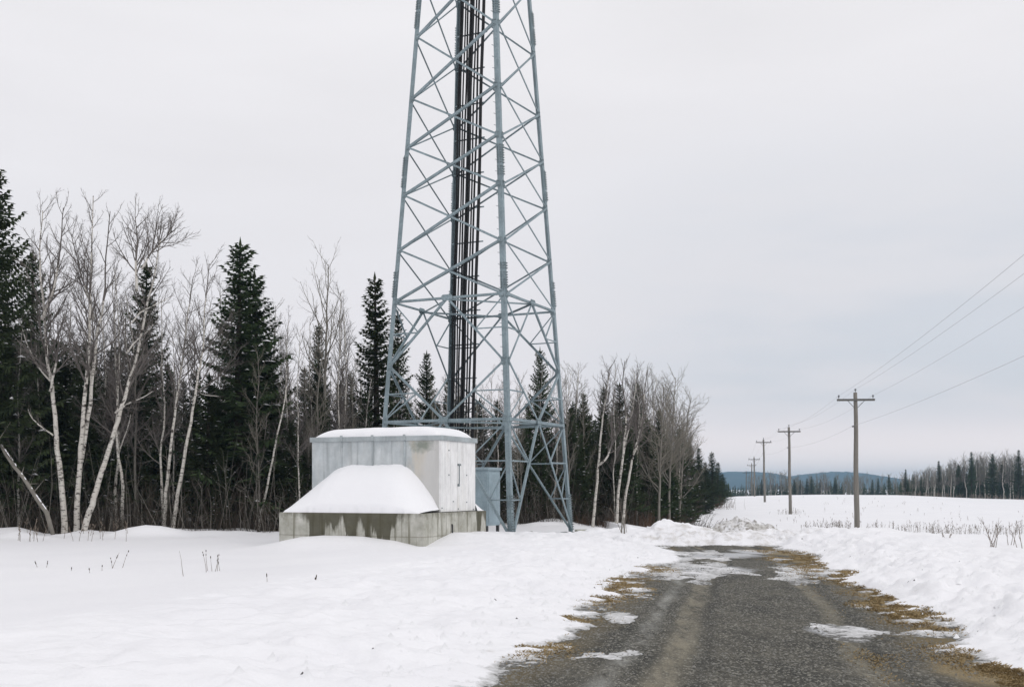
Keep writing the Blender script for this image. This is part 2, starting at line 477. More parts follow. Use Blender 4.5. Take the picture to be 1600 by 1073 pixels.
# steel
def steel(name, c1, c2, metal=0.25, rough=0.5):
    m, t, b = mat(name, rough, c1, metal)
    p = coords(t)
    n1 = noise(t, p, 16.0, 6, 0.75)
    c = mixc(t, ramp(t, [(0.3, 0.0), (0.7, 1.0)], n1), c1, c2)
    c = mixc(t, 1.0, c, ramp(t, [(0.25, 0.72), (0.75, 1.22)], noise(t, p, 1.7, 4, 0.6)), 'MULTIPLY')
    n2 = noise(t, coords(t, (14, 14, 1.2)), 1.0, 4)
    c = mixc(t, ramp(t, [(0.55, 0.0), (0.8, 0.35)], n2), c, tuple(x * 0.55 for x in c1))
    t.links.new(c, b.inputs['Base Color'])
    t.links.new(ramp(t, [(0.3, rough - 0.1), (0.7, rough + 0.15)], n1), b.inputs['Roughness'])
    return m
M_STEEL = steel('galvanized_steel', (0.165, 0.225, 0.25), (0.335, 0.40, 0.425), 0.3, 0.5)
M_CAB = steel('grey_blue_cabinet_paint', (0.25, 0.335, 0.375), (0.36, 0.44, 0.48), 0.1, 0.45)
M_TRIM = steel('zinc_flashing', (0.34, 0.385, 0.40), (0.45, 0.485, 0.49), 0.2, 0.5)
M_BOLT = steel('bolt_zinc', (0.16, 0.20, 0.21), (0.26, 0.30, 0.31), 0.4, 0.45)
M_BLACK, _, _ = mat('black_cable_jacket', 0.45, (0.009, 0.009, 0.010))
M_DARKMETAL, _, _ = mat('dark_iron', 0.5, (0.06, 0.06, 0.06), 0.3)

def shelter_wall(name, base, light, stain_amt, warm, blend=False):
    m, t, b = mat(name, 0.55, base, 0.0)
    p = coords(t)
    c = mixc(t, ramp(t, [(0.3, 0.0), (0.72, 1.0)], noise(t, p, 2.2, 6, 0.65)), base, light)
    st = noise(t, coords(t, (7, 7, 0.35)), 1.0, 5, 0.6)
    c = mixc(t, ramp(t, [(0.52, 0.0), (0.78, stain_amt)], st), c, tuple(x * 0.5 for x in base))
    st2 = noise(t, coords(t, (3.2, 3.2, 0.5)), 1.4, 5, 0.6)
    c = mixc(t, ramp(t, [(0.55, 0.0), (0.72, warm)], st2), c, (0.56, 0.50, 0.41))
    c = mixc(t, 1.0, c, ramp(t, [(0.3, 0.84), (0.7, 1.1)], noise(t, coords(t, (2.2, 2.2, 0.9)), 2.0, 6, 0.7)), 'MULTIPLY')
    sp = ramp(t, [(0.66, 0.0), (0.72, 0.6)], noise(t, p, 30.0, 3))
    c = mixc(t, sp, c, tuple(x * 0.45 for x in base))
    if blend:
        # whitish repaint near the door corner, a beige run and a small green stain under the eaves
        sx_ = N(t, 'ShaderNodeSeparateXYZ')
        t.links.new(p, sx_.inputs[0])
        xn = mathn(t, 'ADD', sx_.outputs[0], mathn(t, 'MULTIPLY_ADD', noise(t, coords(t, (1.5, 1.5, 0.8)), 1.5, 5, 0.65), 1.1, -0.55))
        wf = ramp(t, [(0.42, 0.0), (0.72, 1.0)], mathn(t, 'ADD', xn, 1.35))
        wc = mixc(t, noise(t, coords(t, (5, 5, 0.8)), 1.2, 5), (0.50, 0.49, 0.47), (0.68, 0.665, 0.64))
        c = mixc(t, mathn(t, 'MULTIPLY', wf, 0.85), c, wc)
        bg_ = mathn(t, 'MULTIPLY', ramp(t, [(0.2, 0.0), (0.42, 1.0), (0.55, 0.7), (0.8, 0.0)], mathn(t, 'ADD', xn, 1.25)), ramp(t, [(0.35, 0.1), (0.65, 0.75)], noise(t, coords(t, (4, 4, 0.7)), 1.5, 5, 0.6)))
        c = mixc(t, bg_, c, (0.60, 0.54, 0.44))
        dd = N(t, 'ShaderNodeVectorMath', operation='DISTANCE')
        sc_ = N(t, 'ShaderNodeVectorMath', operation='MULTIPLY')
        t.links.new(p, sc_.inputs[0]); sc_.inputs[1].default_value = (1.0, 0.0, 1.9)
        t.links.new(sc_.outputs[0], dd.inputs[0]); dd.inputs[1].default_value = (-0.62, 0.0, 2.66 * 1.9)
        gs = ramp(t, [(0.10, 1.0), (0.42, 0.0)], mathn(t, 'ADD', dd.outputs['Value'], mathn(t, 'MULTIPLY_ADD', noise(t, p, 8.0, 5, 0.65), 0.5, -0.25)))
        c = mixc(t, mathn(t, 'MULTIPLY', gs, 0.75), c, (0.15, 0.185, 0.145))
    t.links.new(c, b.inputs['Base Color'])
    bump(t, b, noise(t, coords(t, (2, 2, 0.7)), 1.5, 3), 0.2, 0.03)
    return m
M_WALL = shelter_wall('grey_zinc_wall', (0.40, 0.44, 0.455), (0.60, 0.63, 0.635), 0.7, 0.12, True)
M_WALLW = shelter_wall('off_white_wall', (0.74, 0.74, 0.73), (0.87, 0.865, 0.86), 0.45, 0.25)
M_RUST, t, b = mat('green_stain', 0.8, (0.2, 0.2, 0.15))

# concrete with dark drips that start at the top edge
M_CONC, t, b = mat('weathered_concrete', 0.85, (0.4, 0.4, 0.36))
p = coords(t)
sp_ = N(t, 'ShaderNodeSeparateXYZ')
t.links.new(p, sp_.inputs[0])
c = mixc(t, ramp(t, [(0.3, 0.0), (0.7, 1.0)], noise(t, p, 2.4, 6, 0.65)), (0.30, 0.295, 0.245), (0.60, 0.595, 0.545))
c = mixc(t, ramp(t, [(0.62, 0.0), (0.75, 0.55)], noise(t, coords(t, (2, 2, 8)), 1.0, 4)), c, (0.20, 0.185, 0.13))
cb = N(t, 'ShaderNodeCombineXYZ')
t.links.new(sp_.outputs[0], cb.inputs[0]); t.links.new(sp_.outputs[1], cb.inputs[1])
t.links.new(mathn(t, 'MULTIPLY', sp_.outputs[2], 0.12), cb.inputs[2])
ln = noise(t, cb.outputs[0], 2.3, 5, 0.6)
mid = ramp(t, [(0.12, 0.0), (0.24, 1.0), (0.76, 1.0), (0.88, 0.0)], mathn(t, 'MULTIPLY_ADD', sp_.outputs[0], 1.0 / 4.23, 1.0))
yend = ramp(t, [(0.78, 0.0), (0.86, 1.0)], mathn(t, 'MULTIPLY', sp_.outputs[1], 1.0 / 3.92))
lenv = mathn(t, 'ADD', mathn(t, 'MULTIPLY', ramp(t, [(0.36, 0.08), (0.45, 0.28), (0.50, 0.45), (0.555, 1.2), (0.7, 1.5)], ln), mid), mathn(t, 'MULTIPLY', yend, ramp(t, [(0.4, 0.0), (0.55, 0.9)], ln)))
lenv = mathn(t, 'ADD', lenv, 0.035)
dz = mathn(t, 'SUBTRACT', 0.93, sp_.outputs[2])
drip = ramp(t, [(0.44, 0.0), (0.60, 1.0)], mathn(t, 'ADD', mathn(t, 'MULTIPLY', mathn(t, 'SUBTRACT', lenv, dz), 0.6), mathn(t, 'MULTIPLY_ADD', noise(t, coords(t, (9, 9, 3.5)), 1.0, 5, 0.65), 0.34, 0.33)))
run = ramp(t, [(0.52, 0.0), (0.66, 0.75)], noise(t, coords(t, (6, 6, 0.25)), 1.0, 4, 0.6))
c = mixc(t, run, c, (0.15, 0.14, 0.095))
jl = mathn(t, 'ABSOLUTE', mathn(t, 'SUBTRACT', mathn(t, 'ADD', sp_.outputs[2], mathn(t, 'MULTIPLY', noise(t, p, 3.0, 2), 0.03)), 0.36))
c = mixc(t, ramp(t, [(0.006, 0.5), (0.02, 0.0)], jl), c, (0.16, 0.15, 0.11))
c = mixc(t, mathn(t, 'MULTIPLY', drip, 0.88), c, mixc(t, noise(t, p, 6.0, 4), (0.042, 0.038, 0.020), (0.085, 0.078, 0.044)))
t.links.new(c, b.inputs['Base Color'])
bump(t, b, noise(t, p, 18.0, 5, 0.65), 0.35, 0.02)

M_WOOD, t, b = mat('weathered_pole_wood', 0.85, (0.2, 0.18, 0.16))
st = noise(t, coords(t, (9, 9, 0.5)), 1.4, 5, 0.6)
c = mixc(t, st, (0.115, 0.105, 0.09), (0.29, 0.27, 0.24))
t.links.new(c, b.inputs['Base Color'])
bump(t, b, st, 0.4, 0.02)
M_CROSS, t, b = mat('grey_crossarm_wood', 0.85, (0.13, 0.125, 0.115))
M_INS, _, _ = mat('grey_porcelain', 0.3, (0.20, 0.21, 0.22))
M_WIRE, _, _ = mat('bare_wire', 0.5, (0.26, 0.26, 0.27), 0.3)

# vegetation
M_NEEDLE, t, b = mat('spruce_needles', 0.8, (0.02, 0.035, 0.018), spec=0.12)
oi = N(t, 'ShaderNodeObjectInfo')
c = mixc(t, ramp(t, [(0.3, 0.0), (0.7, 1.0)], noise(t, coords(t), 1.1, 3)), (0.034, 0.060, 0.029), (0.085, 0.125, 0.055))
c = mixc(t, mathn(t, 'MULTIPLY', oi.outputs['Random'], 0.55), c, (0.048, 0.046, 0.024))
t.links.new(c, b.inputs['Base Color'])
M_SBARK, _, _ = mat('spruce_bark', 0.9, (0.055, 0.045, 0.038), spec=0.1)
M_BIRCH, t, b = mat('white_birch_bark', 0.75, (0.6, 0.58, 0.54), spec=0.2)
p = coords(t)
d1 = ramp(t, [(0.56, 0.0), (0.61, 1.0)], noise(t, coords(t, (5, 5, 20)), 1.0, 3, 0.6))
d2 = ramp(t, [(0.57, 0.0), (0.64, 1.0)], noise(t, coords(t, (3.5, 3.5, 4.5)), 1.0, 4, 0.6))
c = mixc(t, noise(t, p, 3.0, 4), (0.40, 0.37, 0.32), (0.70, 0.675, 0.63))
c = mixc(t, mathn(t, 'MAXIMUM', mathn(t, 'MULTIPLY', d1, 0.85), d2), c, (0.055, 0.046, 0.04))
t.links.new(c, b.inputs['Base Color'])
M_GBARK, t, b = mat('grey_bark', 0.85, (0.2, 0.18, 0.16), spec=0.1)
c = mixc(t, noise(t, coords(t, (5, 5, 3)), 1.0, 4), (0.10, 0.09, 0.078), (0.32, 0.30, 0.265))
t.links.new(c, b.inputs['Base Color'])
M_TWIG, _, _ = mat('dark_birch_twigs', 0.8, (0.145, 0.13, 0.12), spec=0.1)
M_PTWIG, _, _ = mat('pale_twigs', 0.8, (0.20, 0.185, 0.155), spec=0.1)
M_BRUSH, t, b = mat('brown_brush', 0.9, (0.075, 0.062, 0.05), spec=0.05)
M_RBRUSH, _, _ = mat('russet_brush', 0.9, (0.13, 0.078, 0.052), spec=0.05)
M_WEED, _, _ = mat('dry_weed_stems', 0.9, (0.20, 0.165, 0.135), spec=0.05)
M_STRAW, t, b = mat('dry_straw_grass', 0.85, (0.2, 0.15, 0.07), spec=0.1)
c = mixc(t, noise(t, geo(t), 5.0, 4, 0.7), (0.17, 0.12, 0.058), (0.46, 0.355, 0.195))
t.links.new(c, b.inputs['Base Color'])
M_ROCK, t, b = mat('dark_rock', 0.9, (0.045, 0.042, 0.04))
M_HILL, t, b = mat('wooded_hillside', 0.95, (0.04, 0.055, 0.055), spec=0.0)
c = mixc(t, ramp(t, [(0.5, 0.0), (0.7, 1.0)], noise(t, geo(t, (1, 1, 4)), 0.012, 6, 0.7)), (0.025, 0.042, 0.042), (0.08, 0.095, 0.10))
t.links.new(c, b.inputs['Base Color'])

# ------------------------------------------------------------------ ground, road, hills, haze
def spaced(*segs):
    """segs: (start, end, step_start, step_end) -> coordinates with a step that grows along each segment"""
    out = []
    for a, z, s0, s1 in segs:
        n = max(2, int(round(abs(z - a) / ((s0 + s1) / 2))))
        k = np.arange(n) / n
        q = s0 * k + (s1 - s0) * k * k / 2
        q = q / (s0 + (s1 - s0) / 2)
        out.append(a + (z - a) * q)
    out.append(np.array([segs[-1][1]]))
    return np.concatenate(out)
GP = [(1.75, 18.6, 0.35, 1.2, 2600), (1.25, 16.6, 0.3, 0.9, 1200), (0.55, 13.5, 0.12, 0.12, 260), (0.75, 13.2, 0.16, 0.1, 260), (1.3, 15.6, .15, .2, 300),
      (6.35, 24.0, 0.45, 1.3, 4200), (6.2, 21.0, 0.35, 0.9, 1600), (5.75, 18.6, 0.3, 0.9, 2000), (5.35, 16.2, 0.3, 0.8, 2200), (5.1, 14.6, 0.28, 0.6, 2000),
      (4.85, 13.4, 0.25, 0.5, 1800), (4.05, 9.6, 0.4, 0.75, 5200), (4.35, 8.6, 0.35, 0.5, 2000), (6.5, 26.5, 0.4, 0.8, 1200), (0.25, 11.0, 0.25, 0.4, 500), (2.6, 21.4, .3, .5, 500)]
gx = spaced((-3000, -400, 260, 40), (-400, -60, 30, 4), (-60, -9, 2.0, 0.22), (-9, -2.2, 0.2, 0.09), (-2.2, 8.5, 0.05, 0.05),
            (8.5, 16, 0.08, 0.25), (16, 60, 0.35, 1.6), (60, 250, 2.0, 8.0), (250, 3000, 12, 260))
gy = spaced((-60, -2, 3.0, 0.6), (-2, 7.5, 0.4, 0.07), (7.5, 20, 0.045, 0.055), (20, 36, 0.06, 0.09), (36, 46, 0.1, 0.25), (46, 80, 0.3, 0.9), (80, 330, 1.0, 4.0), (330, 3380, 8, 200))
GX, GY = np.meshgrid(gx, gy)
GZ = G(GX, GY)
def gz(x, y):
    i = min(max(int(np.searchsorted(gx, x)) - 1, 0), len(gx) - 2); j = min(max(int(np.searchsorted(gy, y)) - 1, 0), len(gy) - 2)
    u_ = (x - gx[i]) / (gx[i + 1] - gx[i]); v_ = (y - gy[j]) / (gy[j + 1] - gy[j])
    return float((GZ[j, i] * (1 - u_) + GZ[j, i + 1] * u_) * (1 - v_) + (GZ[j + 1, i] * (1 - u_) + GZ[j + 1, i + 1] * u_) * v_)
def straw(x, y):
    v = np.zeros_like(x)
    for cx, cy, sx, sy, cnt in GP:
        v = np.maximum(v, np.exp(-((x - cx) / (1.0 * sx)) ** 2 - ((y - cy) / (1.0 * sy)) ** 2))
    return v
me = grid_mesh('snow_ground', np.stack([GX, GY, GZ], -1), len(gx), len(gy), M_SNOW)
eo = road_out(GX, GY)
dirt = (1 - ss(0.3, 2.6, eo)) * 0.62 + 0.9 * ss(0.0, 0.6, GY - R_END) * (1 - ss(1.5, 4.0, GY - R_END)) * ss(2.5, 5.0, GX) * (1 - ss(8.2, 10, GX))
attr(me, 'dirt', np.clip(dirt, 0, 1))
fi = forest_in(GX, GY)
cov = np.clip((GZ + 0.005) / 0.09, 0, 1)
cov = np.where((eo < 1.6) & (GY < 31), cov, 1.0)
attr(me, 'cover', cov)
attr(me, 'straw', straw(GX, GY) * (eo < 1.2))
attr(me, 'shade_litter', np.clip(ss(-0.3, 2.6, fi) * (GY > 20) * (1 - ss(300, 500, GY)) * (GX < 90), 0, 1))  # mask for the litter and painted shade on the ground inside the wood
tag(link('snow_ground', me), 'flat white snow covering the open ground', None, None, 'structure')

ry = spaced((-40, 2, 2, 0.3), (2, 31.5, 0.1, 0.14))
rt = np.linspace(-0.36, 1.36, 70)
RT, RY = np.meshgrid(rt, ry)
RXL, RXR = np.interp(RY, RL_Y, RL_X), np.interp(RY, RR_Y, RR_X)
RX = RXL + (RXR - RXL) * RT
rut = -0.022 * (np.exp(-((RT - 0.34) / 0.06) ** 2) + np.exp(-((RT - 0.765) / 0.06) ** 2))
RZ = 0.03 * (1 - (2 * np.clip(RT, 0, 1) - 1) ** 2) - 0.015 + rut + 0.012 * fbm(RX / 0.7, RY / 1.5, 3, 81)
RZ = np.where((RT < 0) | (RT > 1), RZ - 0.05 * np.maximum(-RT, RT - 1) / 0.3, RZ)
me = grid_mesh('road', np.stack([RX, RY, RZ], -1), len(rt), len(ry), M_ROAD)
attr(me, 'lateral', RT)
ice = np.zeros_like(RX)
for cx, cy, sx, sy in ((3.5, 21.4, 1.5, 2.0), (5.9, 20.8, 0.7, 1.8), (4.6, 25.8, 1.8, 1.6), (3.55, 12.3, 0.4, 0.7), (5.9, 27.2, 0.7, 1.4)):
    ice = np.maximum(ice, np.exp(-((RX - cx) / sx) ** 2 - ((RY - cy) / sy) ** 2))
attr(me, 'ice', ice * 0.85)
attr(me, 'straw', straw(RX, RY))
tag(link('road', me), 'dark gravelly road with tan wheel tracks', None, None, 'structure')

def hill(name, x0, x1, y0, y1, prof, nx, ny, sd):
    xs, ys = np.linspace(x0, x1, nx), np.linspace(y0, y1, ny)
    HX, HY = np.meshgrid(xs, ys)
    tt = (HY - y0) / (y1 - y0)
    A = HX / (y0 + 0.55 * (y1 - y0))
    top = np.interp(A, prof[0], prof[1])
    HZ = -6 + (top + 6) * ss(0.0, 0.55, tt) * (1 - 0.9 * ss(0.62, 1.0, tt))
    HZ = HZ + (2.6 * fbm(HX / 9.0, HY / 40.0, 3, sd) + 3.0 * fbm(HX / 90.0, HY / 90.0, 2, sd + 5)) * ss(0.02, 0.2, tt)
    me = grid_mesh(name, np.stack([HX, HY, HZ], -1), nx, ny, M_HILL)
    return tag(link(name, me), None, None, None, 'structure')
A_ = [(p_ - 800) / FPX for p_ in (-900, 600, 1100, 1140, 1190, 1225, 1270, 1300, 1330, 1370, 1400, 1450, 1600, 2400)]
def zz(rows, d):
    return [zat(r_, d) for r_ in rows]
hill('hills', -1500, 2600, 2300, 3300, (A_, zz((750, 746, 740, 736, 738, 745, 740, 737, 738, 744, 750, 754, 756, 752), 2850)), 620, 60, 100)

# the air: one closed box round everything
hz = MB()
hz.box((-3300, -300, -9.0), (3300, 3500, 46.0))
hm = bpy.data.materials.new('pale_haze')
hm.use_nodes = True
ht = hm.node_tree
ht.nodes.clear()
pv = N(ht, 'ShaderNodeVolumePrincipled')
pv.inputs['Color'].default_value = (0.50, 0.76, 1.0, 1)
pv.inputs['Density'].default_value = 0.00031
pv.inputs['Anisotropy'].default_value = 0.0
ho = N(ht, 'ShaderNodeOutputMaterial')
ht.links.new(pv.outputs[0], ho.inputs['Volume'])
haze = hz.build('haze', hm)
tag(haze, None, None, None, 'stuff')

# ------------------------------------------------------------------ lattice tower
TC = (-1.23, 38.1); TA = R(-25)
def W(z):
    return 5.1 - 0.12 * z
CS = {'F': (1, -1), 'L': (-1, -1), 'R': (1, 1), 'B': (-1, 1)}
def corner(k, z):
    return Vector((CS[k][0] * W(z) / 2, CS[k][1] * W(z) / 2, z))
FACES = [('L', 'F', Vector((0, -1, 0))), ('F', 'R', Vector((1, 0, 0))), ('R', 'B', Vector((0, 1, 0))), ('B', 'L', Vector((-1, 0, 0)))]
tower = thing('lattice_tower', 'tall blue-grey steel lattice tower with black cables, behind the concrete plinth', 'tower', (TC[0], TC[1], gz(*TC)), TA)
tower.location.z = 0.0
TOP = 25.0
def angle_bar(name, p, q, n, w, off=0.0, flip=1, t=0.012):
    p, q = Vector(p), Vector(q)
    w = w * 0.70
    d = (q - p).normalized()
    n = (n - d * n.dot(d)).normalized()
    s = d.cross(n) * flip
    prof = [(-w / 2, 0), (w / 2, 0), (w / 2, -w * 0.9), (w / 2 - t, -w * 0.9), (w / 2 - t, -t), (-w / 2, -t)]
    if flip < 0:
        prof = prof[::-1]
    m = MB()
    m.prism([p + s * a + n * (b_ + off) for a, b_ in prof], [q + s * a + n * (b_ + off) for a, b_ in prof])
    return m.build(name, M_STEEL, tower)
LW, LT = 0.155, 0.02
for k, (sx, sy) in CS.items():
    m = MB()
    prof = [(0, 0), (LW, 0), (LW, LT), (LT, LT), (LT, LW), (0, LW)]
    if sx * sy < 0:
        prof = prof[::-1]
    def ring(z, g=0.0):
        c_ = corner(k, z)
        return [c_ + Vector((sx * (g - a), sy * (g - b_), 0)) for a, b_ in prof]
    m.prism(ring(-0.4), ring(TOP))
    lg = m.build('leg', M_STEEL, tower)
    # splice sleeves with rows of bolts
    for z0, z1 in ((0.05, 1.35), (7.9, 8.8), (11.6, 12.7), (17.0, 18.2), (21.5, 22.6)):
        s = MB()
        g = 0.012
        pr = [(0, 0), (LW + 0.004, 0), (LW + 0.004, g - 0.001), (g - 0.001, g - 0.001), (g - 0.001, LW + 0.004), (0, LW + 0.004)]
        if sx * sy < 0:
            pr = pr[::-1]
        def ring2(z):
            c_ = corner(k, z)
            return [c_ + Vector((sx * (g - a), sy * (g - b_), 0)) for a, b_ in pr]
        s.prism(ring2(z0), ring2(z1))
        s.build('splice_plate', M_STEEL, tower)
        bm_ = MB()
        z = z0 + 0.06
        while z < z1 - 0.03:
            c_ = corner(k, z)
            for o_ in (0.022, 0.12):
                q = c_ + Vector((sx * g, -sy * o_, 0))
                bm_.box((min(q.x, q.x + sx * 0.045), q.y - 0.018, z - 0.018), (max(q.x, q.x + sx * 0.045), q.y + 0.018, z + 0.018))
                q = c_ + Vector((-sx * o_, sy * g, 0))
                bm_.box((q.x - 0.018, min(q.y, q.y + sy * 0.045), z - 0.018), (q.x + 0.018, max(q.y, q.y + sy * 0.045), z + 0.018))
            z += 0.082 + (0.05 if int(z * 10) % 7 == 0 else 0)
        ob = bm_.build('bolts', M_BOLT, lg)
        ob['kind'] = 'stuff'
    # step bolts up the outer edge
    if k in ('F', 'R'):
        sb = MB()
        z = 3.0
        while z < TOP - 0.3:
            c_ = corner(k, z) + Vector((-sx * LW, 0, 0))
            sb.tube([c_, c_ + Vector((-sx * 0.02, sy * 0.09, 0))], 0.009, 5)
            z += 0.38
        ob = sb.build('step_bolts', M_BOLT, lg)
        ob['kind'] = 'stuff'
    # base shoe
    c_ = corner(k, 0.0)
    m = MB()
    m.box((c_.x - 0.24 - sx * 0.1, c_.y - 0.24 - sy * 0.1, -0.06), (c_.x + 0.24 - sx * 0.1, c_.y + 0.24 - sy * 0.1, 0.0))
    m.build('base_plate', M_BOLT, tower)
def plate(c_, n, ax, w_, h_, off):
    """small chamfered gusset plate in the plane with normal n"""
    n = n.normalized()
    ax = (ax - n * ax.dot(n)).normalized()
    s = n.cross(ax)
    ch = min(w_, h_) * 0.25
    pr = [(-w_ / 2 + ch, -h_ / 2), (w_ / 2 - ch, -h_ / 2), (w_ / 2, -h_ / 2 + ch), (w_ / 2, h_ / 2 - ch), (w_ / 2 - ch, h_ / 2),
          (-w_ / 2 + ch, h_ / 2), (-w_ / 2, h_ / 2 - ch), (-w_ / 2, -h_ / 2 + ch)]
    m = MB()
    m.prism([c_ + s * a + ax * b_ + n * off for a, b_ in pr], [c_ + s * a + ax * b_ + n * (off + 0.01) for a, b_ in pr])
    g_ = m.build('gusset_plate', M_STEEL, tower)
    m = MB()
    for a in (-0.3, 0.0, 0.3):
        for b_ in (-0.3, 0.3):
            q = c_ + s * (a * w_) + ax * (b_ * h_) + n * (off + 0.01)
            m.tube([q, q + n * 0.02], 0.016, 6)
    m.build('bolts', M_BOLT, g_)['kind'] = 'stuff'
LEV = [7.76, 9.5, 11.35, 12.96, 14.6, 16.7, 18.9, 21.1, 23.3]
ZU, ZM, ZL = 7.76, 5.6, 3.75
UP = Vector((0, 0, 1))
for fi_, (a, b_, n) in enumerate(FACES):
    tilt = (n + UP * 0.06).normalized()
    wide = 0.115 if fi_ == 0 else (0.095 if fi_ == 1 else 0.085)
    inx = (corner(b_, 0) - corner(a, 0)).normalized()
    def leg_pt(k, z, inset=0.1):
        return corner(k, z) + (inx if k == a else -inx) * inset
    # crossed braces of the shaft
    for z0, z1 in zip(LEV[:-1], LEV[1:]):
        angle_bar('diagonal_brace', leg_pt(a, z0), leg_pt(b_, z1), tilt, wide, 0.026, 1)
        angle_bar('diagonal_brace', leg_pt(a, z1), leg_pt(b_, z0), tilt, wide * 0.8, 0.012, -1)
    for z in LEV[1:]:
        for k in (a, b_):
            plate(leg_pt(k, z, 0.13), tilt, UP, 0.15, 0.24, 0.0025)
    mu = (corner(a, ZU) + corner(b_, ZU)) / 2
    ml = (corner(a, ZL) + corner(b_, ZL)) / 2
    # girts
    angle_bar('girt', leg_pt(a, ZU), leg_pt(b_, ZU), tilt, 0.105, 0.013, 1)
    angle_bar('girt', leg_pt(a, ZL), leg_pt(b_, ZL), tilt, 0.125, 0.013, 1)
    plate(mu, tilt, UP, 0.40, 0.20, 0.045)
    plate(ml, tilt, UP, 0.34, 0.22, 0.045)
    for k in (a, b_):
        for z in (ZU, ZM, ZL):
            plate(leg_pt(k, z, 0.13), tilt, UP, 0.16, 0.28, 0.0025)
        sg = 1 if k == a else -1
        # diamond between the girts
        angle_bar('diagonal_brace', leg_pt(k, ZM), mu, tilt, 0.10, 0.028, sg)
        angle_bar('diagonal_brace', leg_pt(k, ZM), ml, tilt, 0.10, 0.028, -sg)
        q1 = (leg_pt(k, ZM) + mu) / 2
        q2 = (leg_pt(k, ZM) + ml) / 2
        angle_bar('secondary_brace', leg_pt(k, q1.z, 0.05), q1, tilt, 0.058, 0.004, 1)
        angle_bar('secondary_brace', leg_pt(k, ZU - 0.05, 0.05), q1, tilt, 0.058, -0.012, 1)
        angle_bar('secondary_brace', leg_pt(k, q2.z, 0.05), q2, tilt, 0.058, 0.004, 1)
        angle_bar('secondary_brace', leg_pt(k, ZL + 0.05, 0.05), q2, tilt, 0.058, -0.012, 1)
        # inverted V down to the foot
        ft = leg_pt(k, 0.12, 0.12)
        angle_bar('diagonal_brace', ml, ft, tilt, 0.11, 0.028, sg)
        q3 = ml.lerp(ft, (ZL - 2.42) / (ZL - 0.12))
        q4 = ml.lerp(ft, (ZL - 1.18) / (ZL - 0.12))
        angle_bar('secondary_brace', leg_pt(k, ZL - 0.05, 0.05), q3, tilt, 0.065, -0.012, 1)
        angle_bar('secondary_brace', leg_pt(k, q3.z, 0.05), q3, tilt, 0.065, 0.004, 1)
        angle_bar('secondary_brace', leg_pt(k, q3.z - 0.05, 0.05), q4, tilt, 0.058, -0.012, 1)
        angle_bar('secondary_brace', leg_pt(k, q4.z, 0.05), q4, tilt, 0.058, 0.004, 1)
for zq in (ZU, ZL):
    mids = [(corner(a, zq) + corner(b_, zq)) / 2 * 0.985 for a, b_, n in FACES]
    for i in range(4):
        p_, q_ = mids[i].copy(), mids[(i + 1) % 4].copy()
        p_.z = q_.z = zq - 0.02
        angle_bar('plan_brace', p_, q_, UP, 0.085, 0.0 - 0.002 * i, 1)
    if zq == ZU:
        p_, q_ = corner('B', zq), (corner('F', zq))
# cables beside the back leg, inside the rear face
for off, r_ in ((0.27, 0.026), (0.38, 0.020), (0.48, 0.024), (0.60, 0.034), (0.685, 0.034), (0.81, 0.022), (0.93, 0.026), (1.10, 0.042), (0.19, 0.026)):
    pts, ph = [], rng.uniform(0, 6)
    z = 0.3
    while z <= 24.9:
        pts.append((-W(z) / 2 + off + 0.014 * math.sin(z * 0.9 + ph), W(z) / 2 - 0.20 + 0.006 * math.sin(z * 1.7 + ph), z))
        z += 0.6
    m = MB()
    m.tube(pts, r_ * 1.4, 7)
    m.build('cable', M_BLACK, tower, True)
z = 1.9
while z < 24.5:
    m = MB()
    y_ = W(z) / 2 - 0.15
    m.box((-W(z) / 2 + 0.03, y_, z - 0.022), (-W(z) / 2 + 1.22 + rng.uniform(-0.05, 0.08), y_ + 0.03, z + 0.022))
    m.build('cable_bracket', M_STEEL, tower)
    m = MB()
    z += 1.22

# ------------------------------------------------------------------ plinth, shelter, drift, roof snow
PZ = PLH
plinth = bevbox('concrete_plinth', (-PLW, 0, -0.5), (0, PLD, PZ), M_CONC, None, 0.025, 2)
plinth.location = (PLO[0], PLO[1], 0); plinth.rotation_euler = (0, 0, PLA)
tag(plinth, 'stained grey concrete plinth half sunk in snow under the metal shelter', 'plinth')
m = MB()
m.tube([(0.012, 1.62, 0.62), (0.03, 1.62, 0.60), (0.035, 1.62, 0.25)], 0.02, 6)
m.build('conduit', M_DARKMETAL, plinth)
SX0, SX1, SY0, SY1, SZ1 = -3.96, -0.11, 1.18, 3.38, 2.93
shelter = thing('equipment_shelter', 'pale metal equipment shelter with snowy roof standing on the concrete plinth', 'shelter', (PLO[0], PLO[1], 0), PLA)
ZB = PZ + 0.004
bevbox('shell', (SX0 + 0.02, SY0 + 0.02, ZB), (SX1 - 0.02, SY1 - 0.02, SZ1 - 0.10), M_WALL, shelter, 0.01, 1)
wx = [SX0, -3.02, -2.08, -1.13, SX1]
for i in range(4):
    o = bevbox('wall_panel', (wx[i] + 0.004, SY0 - 0.012 - 0.002 * (i % 2), ZB), (wx[i + 1] - 0.004, SY0 + 0.0195, SZ1 - 0.125), M_WALL if i < 3 else M_WALL, shelter, 0.004, 1)
